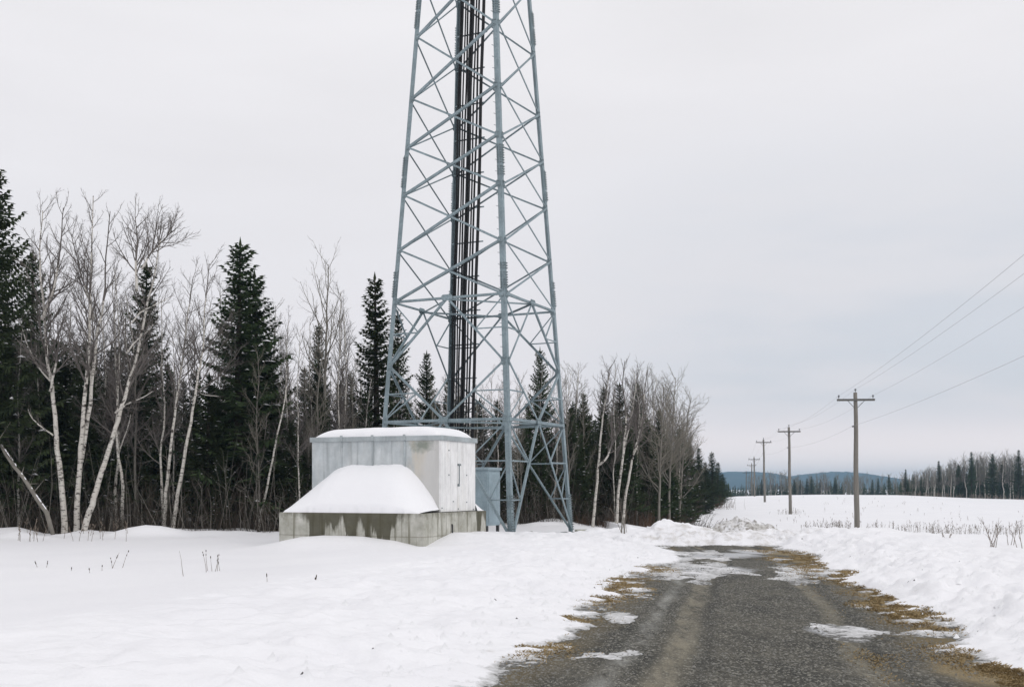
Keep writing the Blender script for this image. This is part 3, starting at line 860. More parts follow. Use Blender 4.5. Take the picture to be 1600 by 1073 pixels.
# white end wall: two leaves
bevbox('door_leaf', (SX1 - 0.0195, SY0 + 0.0, ZB + 0.01), (SX1 + 0.015, SY0 + 1.02, SZ1 - 0.125), M_WALLW, shelter, 0.006, 1)
dl = bevbox('door_leaf', (SX1 - 0.0195, SY0 + 1.03, ZB + 0.01), (SX1 + 0.018, SY1 - 0.01, SZ1 - 0.125), M_WALLW, shelter, 0.006, 1)
m = MB()
m.tube([(SX1 + 0.03, SY0 + 1.06, PZ + 0.72), (SX1 + 0.055, SY0 + 1.06, PZ + 0.76), (SX1 + 0.055, SY0 + 1.06, PZ + 1.22), (SX1 + 0.03, SY0 + 1.06, PZ + 1.26)], 0.013, 6)
m.box((SX1 + 0.016, SY0 + 1.02, PZ + 1.23), (SX1 + 0.04, SY0 + 1.2, PZ + 1.28))
m.box((SX1 + 0.016, SY0 + 1.02, PZ + 0.68), (SX1 + 0.05, SY0 + 1.1, PZ + 0.74))
m.build('door_handle', M_BOLT, dl)
for yy, z_ in ((0.48, 0.98), (1.6, 0.98), (0.48, 1.62), (1.6, 0.25), (0.06, 0.12), (1.06, 0.08), (2.05, 0.05), (0.75, 0.28)):
    m = MB()
    m.box((SX1 + 0.0145, SY0 + yy - 0.024, PZ + z_ - 0.013), (SX1 + 0.03, SY0 + yy + 0.024, PZ + z_ + 0.013))
    m.build('hinge', M_BOLT, shelter)
# eaves flashing in lengths, with clips over the joints and hanging straps
z0, z1 = SZ1 - 0.13, SZ1
fl = [SX0 - 0.05, -3.02, -2.08, -1.13, SX1 + 0.06]
for i in range(4):
    bevbox('flashing', (fl[i] + 0.003, SY0 - 0.05, z0), (fl[i + 1] - 0.003, SY0 - 0.014, z1 - 0.002 * (i % 2)), M_TRIM, shelter, 0.006, 1)
bevbox('flashing', (SX1 + 0.022, SY0 - 0.012, z0), (SX1 + 0.06, SY1 + 0.05, z1), M_TRIM, shelter, 0.006, 1)
bevbox('flashing', (SX0 - 0.05, SY0 - 0.012, z0), (SX0 - 0.012, SY1 + 0.05, z1), M_TRIM, shelter, 0.006, 1)
bevbox('roof', (SX0 - 0.01, SY0 - 0.012, SZ1 - 0.098), (SX1 + 0.02, SY1 + 0.04, SZ1 - 0.008), M_TRIM, shelter, 0.006, 1)
for i, x_ in enumerate(wx[1:4]):
    bevbox('joint_clip', (x_ - 0.04, SY0 - 0.066, z0 + 0.01), (x_ + 0.04, SY0 - 0.0515, z1 + 0.035), M_TRIM, shelter, 0.006, 1)
    ln_ = (0.16, 1.35, 1.35)[i]
    bevbox('seam_batten', (x_ - 0.028, SY0 - 0.036, z0 - ln_), (x_ + 0.028, SY0 - 0.0145, z0 - 0.002), M_TRIM, shelter, 0.006, 1)
bevbox('corner_post', (SX1 - 0.03, SY0 - 0.024, ZB), (SX1 + 0.024, SY0 - 0.0145, z0 - 0.003), M_WALLW, shelter, 0.004, 1)

def snow_sheet(name, nx, ny, fx, fy, fz, loc, rz, mat_):
    """closed lump: a height sheet over a (0..1, 0..1) patch with a skirt down to its base"""
    U, Vv = np.meshgrid(np.linspace(0, 1, nx), np.linspace(0, 1, ny))
    P = np.stack([fx(U, Vv), fy(U, Vv), fz(U, Vv)], -1)
    me = grid_mesh(name, P, nx, ny, mat_)
    o = link(name, me)
    o.location = loc; o.rotation_euler = (0, 0, rz)
    return o
# roof snow: rounded edges, thicker in the middle
def rs_x(U, V_):
    return SX0 + 0.10 + (SX1 - SX0 - 0.14) * U + 0.04 * vn(V_ * 7, U * 3, 2) * (U < 0.5)
def rs_y(U, V_):
    return SY0 + 0.0 + (SY1 - SY0 - 0.05) * V_ + 0.02 * vn(U * 9, V_ * 2, 5)
def rs_z(U, V_):
    ex = np.minimum(U * 3.85, (1 - U) * 3.85); ey = np.minimum(V_ * 2.15, (1 - V_) * 2.15)
    rd = np.sqrt(np.clip(1 - (1 - np.clip(ex / 0.55, 0, 1)) ** 2, 0, 1)) * np.sqrt(np.clip(1 - (1 - np.clip(ey / 0.38, 0, 1)) ** 2, 0, 1))
    return SZ1 - 0.012 + rd * (0.20 + 0.07 * np.interp(U, [0, 0.3, 0.6, 0.85, 1], [0.2, 0.75, 1.0, 1.0, 0.7]) + 0.015 * fbm(U * 5, V_ * 3, 3, 61))
rsn = snow_sheet('roof_snow', 90, 50, rs_x, rs_y, rs_z, (PLO[0], PLO[1], 0), PLA, M_SNOWCAP)
tag(rsn, 'smooth pillow of white snow lying on the shelter roof', 'snow cap')
# drift on the front ledge, leaning against the wall
def dr_x(U, V_):
    return -4.13 + 4.0 * U + 0 * V_
def dr_y(U, V_):
    return 0.03 + 0.012 * vn(U * 40, V_ * 0, 7) * (V_ < 0.02) + (SY0 - 0.016 - 0.03) * V_
def dr_z(U, V_):
    x_ = dr_x(U, V_)
    kx = np.linspace(-4.13, -0.13, 400)
    kh = np.interp(kx, [-4.13, -4.09, -3.92, -3.6, -3.2, -2.88, -2.6, -1.5, -1.15, -0.95, -0.6, -0.3, -0.13],
                   [0.18, 0.34, 0.56, 0.84, 1.12, 1.23, 1.25, 1.25, 1.21, 1.11, 0.74, 0.34, 0.02])
    pad = np.concatenate([np.full(14, kh[0]), kh, np.full(14, kh[-1])])
    kh = np.convolve(pad, np.hanning(31)[1:-1] / np.hanning(31).sum(), 'valid')
    kh[:4] *= np.array([0.05, 0.55, 0.8, 0.93])
    H_ = np.interp(x_, kx, kh) + (0.035 * fbm(x_ * 3.6, x_ * 0 + 3, 4, 8, 0.65)) * ss(0.93, 1.0, V_)
    g_ = np.clip(V_, 0, 1)
    prof = np.minimum(0.12 * np.sqrt(np.clip(g_ / 0.05, 0, 1)) + 0.88 * (1.06 * g_ - 0.10 * g_ * g_ + 0.10 * np.sin(math.pi * g_)) / 0.96, 1.0)
    prof = prof * np.where(g_ <= 0.0, 0, 1)
    return PZ + 0.002 + H_ * prof + 0.022 * fbm(x_ * 1.2, V_ * 1.4, 3, 66) * ss(0, 0.2, V_) * ss(0, 0.08, U)
dri = snow_sheet('snow_drift', 140, 60, dr_x, dr_y, dr_z, (PLO[0], PLO[1], 0), PLA, M_SNOWCAP)
tag(dri, 'big white snow drift banked against the front wall of the shelter', 'snow drift')
def d2_x(U, V_):
    return -1.6 + 1.56 * U
def d2_y(U, V_):
    return SY1 + 0.02 + (PLD - SY1 - 0.06) * V_
def d2_z(U, V_):
    return PZ + 0.002 + 0.36 * (1 - V_ ** 1.6) * np.sqrt(np.clip((1 - U) / 0.15, 0, 1)) * (0.9 + 0.1 * vn(U * 6, V_ * 3, 4))
tag(snow_sheet('snow_drift', 30, 20, d2_x, d2_y, d2_z, (PLO[0], PLO[1], 0), PLA, M_SNOWCAP),
    'small wedge of snow on the plinth behind the shelter, beside the blue-grey cabinet', 'snow drift')

# ------------------------------------------------------------------ blue-grey cabinet under the tower
cx, cy = -0.80, 36.35
cab = thing('equipment_cabinet', 'narrow blue-grey metal cabinet on short legs beneath the lattice tower', 'cabinet', (cx, cy, gz(cx, cy)), TA)
bevbox('body', (-0.95, 0, 0.24), (0, 0.95, 2.06), M_CAB, cab, 0.012, 2)
bevbox('lid', (-1.0, -0.05, 2.062), (0.05, 1.0, 2.16), M_CAB, cab, 0.015, 2)
for x_, y_ in ((-0.9, 0.05), (-0.06, 0.05), (-0.06, 0.88), (-0.9, 0.88)):
    bevbox('leg', (x_ - 0.045, y_ - 0.045, -0.2), (x_ + 0.045, y_ + 0.045, 0.238), M_DARKMETAL, cab, 0.005, 1)
bevbox('door', (0.0005, 0.05, 0.32), (0.014, 0.90, 2.0), M_CAB, cab, 0.006, 1)
bevbox('skid', (-0.93, 0.02, 0.16), (-0.02, 0.10, 0.236), M_DARKMETAL, cab, 0.005, 1)

# footing slab, plank
fx, fy = 2.55, 38.7
ft = bevbox('footing_slab', (-0.33, -0.25, -0.3), (0.36, 0.25, 0.13), M_CONC, None, 0.015, 2)
ft.location = (fx, fy, gz(fx, fy) + 0.0); ft.rotation_euler = (0, 0, R(6))
tag(ft, 'low grey footing slab poking out of snow beside the right tower foot', 'slab')
px_, d_ = 823, 33.0
x_, y_ = at(px_, d_)
pk = bevbox('board_scrap', (-0.16, -0.05, -0.04), (0.18, 0.05, 0.05), M_GBARK, None, 0.006, 1)
pk.location = (x_, y_, gz(x_, y_)); pk.rotation_euler = (0, R(-6), R(15))
tag(pk, 'scrap of dark board stuck in snow in front of the tower', 'board')

# ------------------------------------------------------------------ utility poles and wires
POLES = [(1339, 835, 613, 72.0, -0.10, 'tall weathered utility pole standing nearest, beside the snow bank'),
         (1235, 803, 667, 119.0, -0.16, 'second utility pole along the line, with a dry weed ring at its foot'),
         (1195, 780, 686, 172.0, -0.2, 'third utility pole along the line, standing on the crest of the snow'),
         (1179, 777, 714, 236.0, -0.1, 'fourth utility pole along the line, foot hidden behind the snowy crest'),
         (1175, 777, 724, 292.0, -0.1, 'fifth utility pole along the line, seen just left of the fourth'),
         (1166, 777, 736, 372.0, 0.0, 'last and smallest utility pole of the line, faint against blue hills')]
PH = []
LDIR = math.atan2(8.5, 50)
for i, (bx, by, ty, d, lean, lab) in enumerate(POLES):
    x, y = at(bx, d)
    zb, zt = gz(x, y), zat(ty, d)
    h = zt - zb
    root = thing('utility_pole', lab, 'utility pole', (x, y, zb), -LDIR * 0.6, 'wooden utility poles in a row across the field')
    seg = 10
    m = MB()
    pts = [(lean * k / seg + 0.02 * math.sin(k), 0, -0.6 + (h + 0.6) * k / seg) for k in range(seg + 1)]
    m.tube(pts, [0.185 - 0.065 * k / seg for k in range(seg + 1)], 12)
    m.build('pole', M_WOOD, root, True)
    bevbox('crossarm', (lean - 1.2, -0.21, h - 0.56), (lean + 1.2, -0.105, h - 0.42), M_CROSS, root, 0.01, 1)
    for s in (-1, 1):
        m = MB()
        m.tube([(lean + s * 0.52, -0.22, h - 0.56), (lean + s * 0.10, -0.17, h - 1.0)], 0.018, 5)
        m.build('arm_brace', M_DARKMETAL, root)
    ends = []
    for ox, oz in ((-1.08, -0.42), (0.0, 0.0), (1.08, -0.42)):
        m = MB()
        q = Vector((lean + ox, -0.15 if ox else 0, h + oz))
        m.tube([q, q + Vector((0, 0, 0.10)), q + Vector((0, 0, 0.101)), q + Vector((0, 0, 0.15)), q + Vector((0, 0, 0.19)), q + Vector((0, 0, 0.23)), q + Vector((0, 0, 0.25))],
               [0.018, 0.018, 0.05, 0.075, 0.05, 0.065, 0.03], 10)
        m.build('insulator', M_INS, root, True)
        ends.append(q + Vector((0, 0, 0.21)))
    m = MB()
    m.tube([(lean * 0.75, 0, h - 2.2), (lean * 0.75 - 0.24, 0, h - 2.2)], 0.045, 8)
    m.build('bracket', M_DARKMETAL, root)
    ends.append(Vector((lean * 0.75 - 0.2, 0, h - 2.17)))
    Mx = Matrix.Translation((x, y, zb)) @ Matrix.Rotation(-LDIR * 0.6, 4, 'Z')
    PH.append([Mx @ e for e in ends])
x0, y0 = 14.3, 23.0
near = [Vector((x0 - 1.08, y0, EYE + 7.0)), Vector((x0, y0 - 0.1, EYE + 7.25)), Vector((x0 + 1.08, y0, EYE + 6.9)), Vector((x0, y0, EYE + 4.45))]
WL = ['left wire of the power line, tied to the left end of each crossarm', 'centre wire of the power line, tied to the pole tops',
      'right wire of the power line, tied to the right end of each crossarm', 'lowest wire of the power line, tied below the crossarms']
for k in range(4):
    back = near[k] + (near[k] - PH[0][k]) * 0.9
    back.z = near[k].z + 0.6
    st_ = [back, near[k]] + [p_[k] for p_ in PH]
    pts, rad = [], []
    for i in range(len(st_) - 1):
        A, B = st_[i], st_[i + 1]
        sag = (0.3, 0.3, 0.45, 0.5, 0.5, 0.5, 0.5)[i] * (1.0 if k < 3 else 0.8)
        for j in range(14):
            f = j / 14
            q = A.lerp(B, f)
            q.z -= 4 * sag * f * (1 - f)
            pts.append(q)
    pts.append(st_[-1])
    m = MB()
    m.tube(pts, 0.0055, 5)
    tag(m.build('power_line', M_WIRE), WL[k], 'power line', 'power line wires')

# ------------------------------------------------------------------ trees: builders
def kite(V, F, p, d, n, L, w_):
    s = d.cross(n)
    if s.length < 1e-6:
        s = d.orthogonal()
    s = s.normalized() * (w_ / 2)
    a = p + d * (L * 0.42)
    i = len(V)
    e = p + d * L
    V.extend(((p.x, p.y, p.z), (a.x + s.x, a.y + s.y, a.z + s.z), (e.x, e.y, e.z), (a.x - s.x, a.y - s.y, a.z - s.z)))
    F.append((i, i + 1, i + 2, i + 3))
def spruce_meshes(seed, h=10.0, rad=1.9, z0=0.7, bare=0.0, snow_n=26, dense=1.0):
    r = random.Random(seed)
    tm = MB()
    bend = r.uniform(-0.12, 0.12)
    tm.tube([(bend * (k / 8) ** 2, 0, h * k / 8 - (0.4 if k == 0 else 0)) for k in range(9)], [0.16 * (1 - k / 8.3) + 0.008 for k in range(9)], 8)
    cm, sm = MB(), MB()
    V, F = cm.v, cm.f
    UPV = Vector((0, 0, 1))
    z = z0
    snow_c = []
    lop = [(r.uniform(0, 6.28), r.uniform(0.8, 1.15)) for _ in range(3)]
    while z < h - 0.12:
        f = (z - z0) / (h - z0)
        nb = r.choice((5, 6, 6, 7)) if f < 0.85 else 4
        a0 = r.uniform(0, 6.28)
        wl = r.uniform(0.64, 1.16)
        for k in range(nb):
            az = a0 + 6.283 * k / nb + r.uniform(-0.35, 0.35)
            env = rad * (1 - f) ** 0.82 * min(1.0, 0.62 + f * 3.0)
            env *= 1 + 0.14 * math.sin(az + lop[0][0]) * lop[0][1]
            L = env * wl * r.uniform(0.62, 1.12) + 0.10
            if r.random() < 0.10:
                L *= 0.55
            if bare and f < bare and r.random() < 0.7:
                dv = Vector((math.cos(az), math.sin(az), r.uniform(-0.35, 0.1)))
                p0 = Vector((bend * (z / h) ** 2, 0, z))
                tm.tube([p0, p0 + dv * L * 0.5, p0 + dv * L * 0.9 + Vector((0, 0, -0.1))], [0.014, 0.010, 0.004], 3, False)
                continue
            pitch = R(38) * f ** 1.5 - R(16) * (1 - f) + R(r.uniform(-7, 7))
            hd = Vector((math.cos(az), math.sin(az), 0))
            pb = Vector((bend * (z / h) ** 2, 0, z + r.uniform(-0.06, 0.06)))
            tp = math.tan(pitch)
            n = max(3, int(L / 0.085 * dense))
            sidev = Vector((-hd.y, hd.x, 0))
            for j in range(n + 1):
                tt = (j + 0.35) / (n + 0.35)
                if tt < 0.10 and L > 0.5:
                    continue
                q = pb + hd * (L * tt) + UPV * (tp * L * tt - 0.16 * L * math.sin(math.pi * tt) + 0.10 * L * tt * tt)
                lt = min(0.52, 0.16 + 0.36 * L * (1 - tt * 0.75)) * r.uniform(0.7, 1.15)
                for s in (-1, 1):
                    ang = r.uniform(0.65, 1.1)
                    d = hd * math.cos(ang) + sidev * (s * math.sin(ang)) + UPV * r.uniform(-0.42, 0.12)
                    d.normalize()
                    nn = (UPV + Vector((r.uniform(-.6, .6), r.uniform(-.6, .6), 0))).normalized()
                    kite(V, F, q, d, nn, lt, r.uniform(0.05, 0.095))
                d = (hd * 0.35 + UPV * -0.8 + sidev * r.uniform(-0.6, 0.6)).normalized()
                kite(V, F, q, d, hd.cross(d), lt * 0.62, 0.10)
                d = (hd + UPV * r.uniform(-0.1, 0.35) + sidev * r.uniform(-0.3, 0.3)).normalized()
                kite(V, F, q, d, UPV, lt * 0.7, 0.10)
            if r.random() < 0.5 and L > 0.5:
                snow_c.append((pb + hd * (L * r.uniform(0.5, 0.95)) + UPV * (tp * L * 0.7 - 0.02 * L), hd))
        z += r.uniform(0.18, 0.30) * (1 - 0.35 * f)
    kite(V, F, Vector((bend, 0, h - 0.3)), UPV, Vector((1, 0, 0)), 0.5, 0.1)
    kite(V, F, Vector((bend, 0, h - 0.3)), UPV, Vector((0, 1, 0)), 0.5, 0.1)
    r.shuffle(snow_c)
    for p_, hd in snow_c[:snow_n]:
        L, w_ = r.uniform(0.12, 0.34), r.uniform(0.06, 0.14)
        sd = Vector((-hd.y, hd.x, 0))
        i = len(sm.v)
        for a, b_, c_ in ((-L / 2, 0, 0), (0, w_ / 2, 0), (L / 2, 0, -0.02), (0, -w_ / 2, 0), (0, 0, 0.05)):
            q = p_ + hd * a + sd * b_ + UPV * (c_ + 0.03)
            sm.v.append((q.x, q.y, q.z))
        sm.f.extend(((i, i + 1, i + 4), (i + 1, i + 2, i + 4), (i + 2, i + 3, i + 4), (i + 3, i, i + 4), (i + 3, i + 2, i + 1, i)))
    return (tm.mesh('trunk', M_SBARK, True), cm.mesh('crown', M_NEEDLE), sm.mesh('snow', M_SNOWCAP))
def grow(tk, th, pts, rad, r, level, spec):
    """recursive bare branching; thick pieces go to tk, thin ones to th"""
    cnt, lo, lenf, ang0, ang1, up = spec[level]
    n = len(pts)
    tot = sum((pts[i + 1] - pts[i]).length for i in range(n - 1))
    cnt = max(2, int(round(cnt * (tot if level else 1.0))))
    for c_ in range(cnt):
        f = lo + (1 - lo) * ((c_ + r.random()) / cnt)
        x = f * (n - 1); i = min(int(x), n - 2); g = x - i
        p0 = pts[i].lerp(pts[i + 1], g)
        rr = (rad[i] * (1 - g) + rad[i + 1] * g)
        d = (pts[i + 1] - pts[i]).normalized()
        s = d.orthogonal().normalized()
        s = Matrix.Rotation(r.uniform(0, 6.283), 3, d) @ s
        an = R(r.uniform(ang0, ang1))
        cd = d * math.cos(an) + s * math.sin(an)
        if level == 0:
            L = lenf * (1.05 - 0.60 * (f - lo) / (1 - lo)) * r.uniform(0.65, 1.15)
        else:
            L = tot * lenf * (1.05 - 0.6 * f) * r.uniform(0.6, 1.2)
        if L < 0.08:
            continue
        sg = (5, 4, 2, 2)[level]
        q = p0.copy(); cp = [q.copy()]
        for k in range(sg):
            cd = (cd + Vector((r.uniform(-.16, .16), r.uniform(-.16, .16), up + r.uniform(-.1, .1)))).normalized()
            q = q + cd * (L / sg)
            cp.append(q.copy())
        r0 = min(rr * 0.62, (0.040, 0.015, 0.007, 0.0048)[level] * (0.6 + 0.4 * L))
        r0 = max(r0, (0.011, 0.006, 0.0040, 0.0030)[level])
        cr = [r0 * (1 - 0.72 * k / sg) for k in range(sg + 1)]
        (tk if (level == 0 and r0 > 0.036) else th).tube(cp, cr, (5, 4, 3, 3)[level], False)
        if level + 1 < len(spec):
            grow(tk, th, cp, cr, r, level + 1, spec)
RSPEC = [(20, 0.30, 1.35, 24, 52, 0.14), (6.5, 0.18, 0.50, 22, 54, 0.09), (8.0, 0.12, 0.55, 24, 60, 0.03), (8.0, 0.1, 0.6, 24, 62, -0.02)]
BSPEC = [(26, 0.30, 1.95, 26, 60, 0.13), (6.0, 0.18, 0.50, 22, 54, 0.09), (10.0, 0.12, 0.55, 24, 60, 0.03), (10.0, 0.1, 0.6, 24, 62, -0.02)]
def smooth_path(pts, r, k=3, j=0.02):
    out = []
    n = len(pts)
    for i in range(n - 1):
        p0, p1, p2, p3 = pts[max(i - 1, 0)], pts[i], pts[i + 1], pts[min(i + 2, n - 1)]
        for s in range(k):
            t_ = s / k
            q = 0.5 * ((2 * p1) + (p2 - p0) * t_ + (2 * p0 - 5 * p1 + 4 * p2 - p3) * t_ ** 2 + (3 * p1 - p0 - 3 * p2 + p3) * t_ ** 3)
            out.append(q + Vector((r.uniform(-j, j), r.uniform(-j, j), 0)))
    out.append(pts[-1])
    return out
def bare_tree(label, d, path, r0, seed, forks=(), spec=BSPEC, bark=None, twig=None, name='birch_tree', cat='birch tree', group=None, lo=None, limbs=()):
    """path: photo positions of the stem from the foot up at depth d; becomes a real 3-D stem at that distance"""
    r = random.Random(seed)
    bx, by = path[0]
    x, y = at(bx, d)
    z = gz(x, y)
    root = thing(name, label, cat, (x, y, z), 0, group)
    def loc(p_, yy):
        X, _ = at(p_[0], d)
        return Vector((X - x, yy, zat(p_[1], d) - z))
    tk, th = MB(), MB()
    def stem(pp, ra, rb, y0, ysl, sp):
        P = [loc(p_, y0 + ysl * i) for i, p_ in enumerate(pp)]
        P = smooth_path(P, r)
        n = len(P)
        rd = [ra + (rb - ra) * (i / (n - 1)) ** 0.85 for i in range(n)]
        return P, rd
    P, rd = stem(path, r0, 0.014, 0, r.uniform(-0.08, 0.12), spec)
    P[0].z = -0.35
    rd[0] *= 1.25
    def two_tone(P_, r_, kk, lim=0.019):
        i = next((q for q, v_ in enumerate(r_) if v_ < lim), len(r_) - 1)
        i = max(i, 2)
        if i < len(P_) - 2:
            tk.tube(P_[:i + 1], r_[:i + 1], kk)
            th.tube(P_[i:], r_[i:], 6)
        else:
            tk.tube(P_, r_, kk)
    two_tone(P, rd, 9)
    sp = list(spec)
    if lo is not None:
        sp[0] = (sp[0][0], lo) + tuple(sp[0][2:])
    grow(tk, th, P, rd, r, 0, sp)
    for fp, fr in forks:
        Q, qd = stem(fp, fr, 0.012, r.uniform(-0.05, 0.05), r.uniform(-0.12, 0.12), spec)
        two_tone(Q, qd, 8, 0.034)
        sp2 = list(spec)
        sp2[0] = (max(5, int(spec[0][0] * 0.7)), 0.25, spec[0][2] * 0.8) + tuple(spec[0][3:])
        grow(tk, th, Q, qd, r, 0, sp2)
    for fp, fr in limbs:
        Q, qd = stem(fp, fr, 0.008, 0, r.uniform(-0.1, 0.1), spec)
        tk.tube(Q, qd, 6)
        grow(tk, th, Q, qd, r, 1, spec)
    tk.build('trunk', bark or M_BIRCH, root, True)
    th.build('crown', twig or M_TWIG, root)
    return root
def bare_proto(seed, h, r0, lean, spec, bark, twig, label, name, cat):
    r = random.Random(seed)
    root = thing(name, label, cat, (0, 0, 0))
    tk, th = MB(), MB()
    P = smooth_path([Vector((lean * (k / 6) ** 1.3 * h + r.uniform(-.12, .12) * (k > 0), r.uniform(-.12, .12) * (k > 0), h * k / 6 - (0.3 if k == 0 else 0))) for k in range(7)], r)
    n = len(P)
    rd = [r0 + (0.012 - r0) * (i / (n - 1)) ** 0.85 for i in range(n)]
    tk.tube(P, rd, 7)
    grow(tk, th, P, rd, r, 0, spec)
    tk.build('trunk', bark, root, True)
    th.build('crown', twig, root)
    return root

# ------------------------------------------------------------------ trees: the named ones near the edge
SPR = []
for i, (sd, rad, z0, bare, dense) in enumerate(((1, 1.75, 0.9, 0.12, 1.0), (2, 1.5, 0.6, 0.0, 1.0), (3, 2.0, 0.8, 0.1, 1.0), (4, 1.35, 1.4, 0.22, 1.0), (5, 1.7, 0.4, 0.0, 1.0), (6, 1.2, 0.8, 0.15, 1.0))):
    SPR.append(spruce_meshes(sd, 10.0, rad, z0, bare, 46, dense))
n_spr = [0]
def spruce(px, d, top, variant, label, group, wid=1.0, name='spruce_tree', x=None, h=None):
    if x is None:
        x, d = at(px, d)
    z = gz(x, d)
    if h is None:
        h = zat(top, d) - z
    root = thing(name, label, 'spruce tree', (x, d, z), rng.uniform(0, 6.28), group)
    s = h / 10.0
    root.scale = (s * wid, s * wid, s)
    tr, cr, sn = SPR[variant % len(SPR)]
    link('trunk', tr, root); link('crown', cr, root)
    if d < 100:
        link('snow', sn, root)['kind'] = 'stuff'
    return root
NG = 'dark spruces at the edge of the wood'
for px, d, top, v, wid, lab in (
    (-8, 36.8, 268, 2, 1.0, 'tall dark spruce cut off by the left edge of the photo'),
    (52, 42.0, 396, 0, 1.0, 'dark pointed spruce behind the forked birch at far left'),
    (226, 42.5, 414, 3, 1.15, 'dark narrow spruce behind the leaning birch'),
    (371, 39.0, 377, 0, 1.36, 'tallest full spruce with jagged top, left of the shelter'),
    (404, 40.2, 428, 1, 1.5, 'slightly shorter spruce touching the right side of the tallest spruce'),
    (497, 46.0, 508, 3, 0.95, 'slim brownish spruce behind the bare tree above the shelter'),
    (589, 44.0, 431, 5, 1.35, 'tall narrow spruce just left of the tower'),
    (622, 46.5, 488, 1, 1.05, 'spruce seen through the left leg of the tower'),
    (666, 47.5, 551, 4, 0.95, 'short pointed spruce framed inside the tower base'),
    (701, 50.0, 590, 3, 1.0, 'small spruce behind the back leg and cables of the tower'),
    (845, 49.0, 545, 0, 0.95, 'pointed spruce behind the right half of the tower'),
    (912, 50.0, 615, 2, 1.0, 'low spruce directly right of the tower'),
    (944, 52.0, 606, 1, 1.0, 'first of the spruces rising behind the white right-hand birches'),
    (968, 54.0, 600, 3, 1.2, 'middle spruce rising behind the white right-hand birches'),
    (997, 57.0, 600, 1, 1.1, 'last spruce rising behind the white right-hand birches'),
    (1030, 62.0, 642, 2, 1.0, 'spruce half hidden in pale twigs right of the white birches'),
    (1092, 112.0, 700, 3, 1.3, 'pointed spruce far along the wood where it tapers away'),
    (1113, 135.0, 706, 5, 1.7, 'last dark spruce at the far tip of the wood'),
    (845, 46.5, 690, 4, 1.35, 'young bushy spruce low behind the tower feet'),
    (770, 47.0, 700, 4, 1.3, 'young bushy spruce behind the blue-grey cabinet'),
    (893, 47.6, 640, 2, 1.2, 'dense spruce tight beside the right tower leg'),
    (955, 49.5, 690, 4, 1.5, 'low bushy spruce between the white right-hand birches'),
    (985, 50.5, 668, 0, 1.3, 'dark spruce behind the foot of the leaning right-hand birches'),
    (1012, 53.5, 655, 2, 1.2, 'dark spruce just right of the leaning right-hand birches'),
    (1044, 60.5, 700, 4, 1.5, 'low bushy spruce below the pale fanned trees'),
    (1060, 70.0, 668, 0, 1.3, 'spruce showing between the outermost pale bare trees'),
    (1077, 84.0, 690, 2, 1.3, 'spruce behind the dark many-stemmed bush'),
    (1102, 118.0, 722, 4, 1.6, 'bushy spruce low beside the far pointed spruce'),
    (1121, 150.0, 722, 1, 1.7, 'small spruce second from the far tip of the wood'),
    (1129, 172.0, 740, 4, 2.0, 'smallest spruce at the very end of the wood'),
    (345, 37.6, 700, 4, 1.5, 'young snow-flecked spruce under the tallest spruce'),
    (455, 39.0, 655, 4, 1.25, 'young snow-flecked spruce beside the left end of the shelter')):
    spruce(px, d, top, v, lab, NG, wid)

bare_tree('forked white birch at far left, its stem splitting low', 35.8,
          [(101, 836), (97, 770), (88, 700), (84, 650), (78, 600), (70, 560), (66, 500), (60, 440), (56, 390), (60, 325)], 0.105, 101,
          forks=[([(80, 612), (86, 580), (92, 540), (90, 500)], 0.05), ([(66, 500), (74, 475), (82, 452), (90, 390), (95, 322)], 0.075)], lo=0.43,
          limbs=[([(83, 680), (68, 668), (55, 655), (48, 640)], 0.03)])
bare_tree('straight white birch, tallest of the left group', 35.9,
          [(119, 838), (122, 780), (127, 720), (132, 660), (138, 600), (143, 555), (146, 500), (148, 450), (150, 390), (154, 312)], 0.10, 102,
          forks=[([(127, 722), (138, 655), (146, 580), (152, 520), (162, 470), (166, 400), (172, 330)], 0.085), ([(146, 500), (138, 460), (128, 420), (118, 370)], 0.05)], lo=0.43)
bare_tree('white birch leaning right, foot beside the straight birch', 35.4,
          [(129, 836), (138, 800), (147, 765), (157, 725), (165, 690), (174, 655), (182, 620), (190, 585), (197, 560), (207, 495), (214, 455), (222, 415), (226, 375), (234, 333)], 0.105, 103,
          forks=[([(214, 455), (212, 420), (214, 380), (210, 335)], 0.055), ([(222, 420), (236, 395), (254, 375), (268, 360)], 0.04)], lo=0.45,
          limbs=[([(180, 645), (200, 632), (225, 622), (243, 612)], 0.035), ([(197, 552), (214, 533), (232, 520), (242, 508)], 0.028), ([(205, 505), (220, 488), (240, 478), (270, 462)], 0.03)])
bare_tree('slender white birch, left one of the parallel pair', 36.8,
          [(256, 832), (258, 770), (262, 710), (268, 650), (273, 600), (279, 545), (284, 490), (290, 430)], 0.066, 104, lo=0.43)
bare_tree('white birch leaning right, right one of the parallel pair', 36.6,
          [(268, 832), (277, 770), (288, 700), (297, 640), (305, 580), (310, 545), (312, 480), (318, 405)], 0.072, 105, lo=0.48,
          limbs=[([(300, 625), (312, 615), (325, 618), (345, 620)], 0.02)])
bare_tree('thin pale birch leaning right, just left of the plinth', 37.8, [(402, 832), (412, 780), (424, 720), (436, 660), (444, 620), (448, 570)], 0.05, 106, lo=0.6, spec=[(9, 0.5, 0.9, 28, 50, 0.15), (4, 0.2, 0.5, 25, 55, 0.1), (5, 0.2, 0.5, 25, 60, 0)])
bare_tree('thin grey sapling stem between the spruce and the plinth', 38.5, [(385, 832), (395, 790), (405, 740), (414, 700), (418, 650)], 0.035, 107, lo=0.6, bark=M_GBARK, spec=[(7, 0.5, 0.8, 28, 50, 0.15), (4, 0.2, 0.5, 25, 55, 0.1), (5, 0.2, 0.5, 25, 60, 0)], name='bare_tree', cat='bare tree')
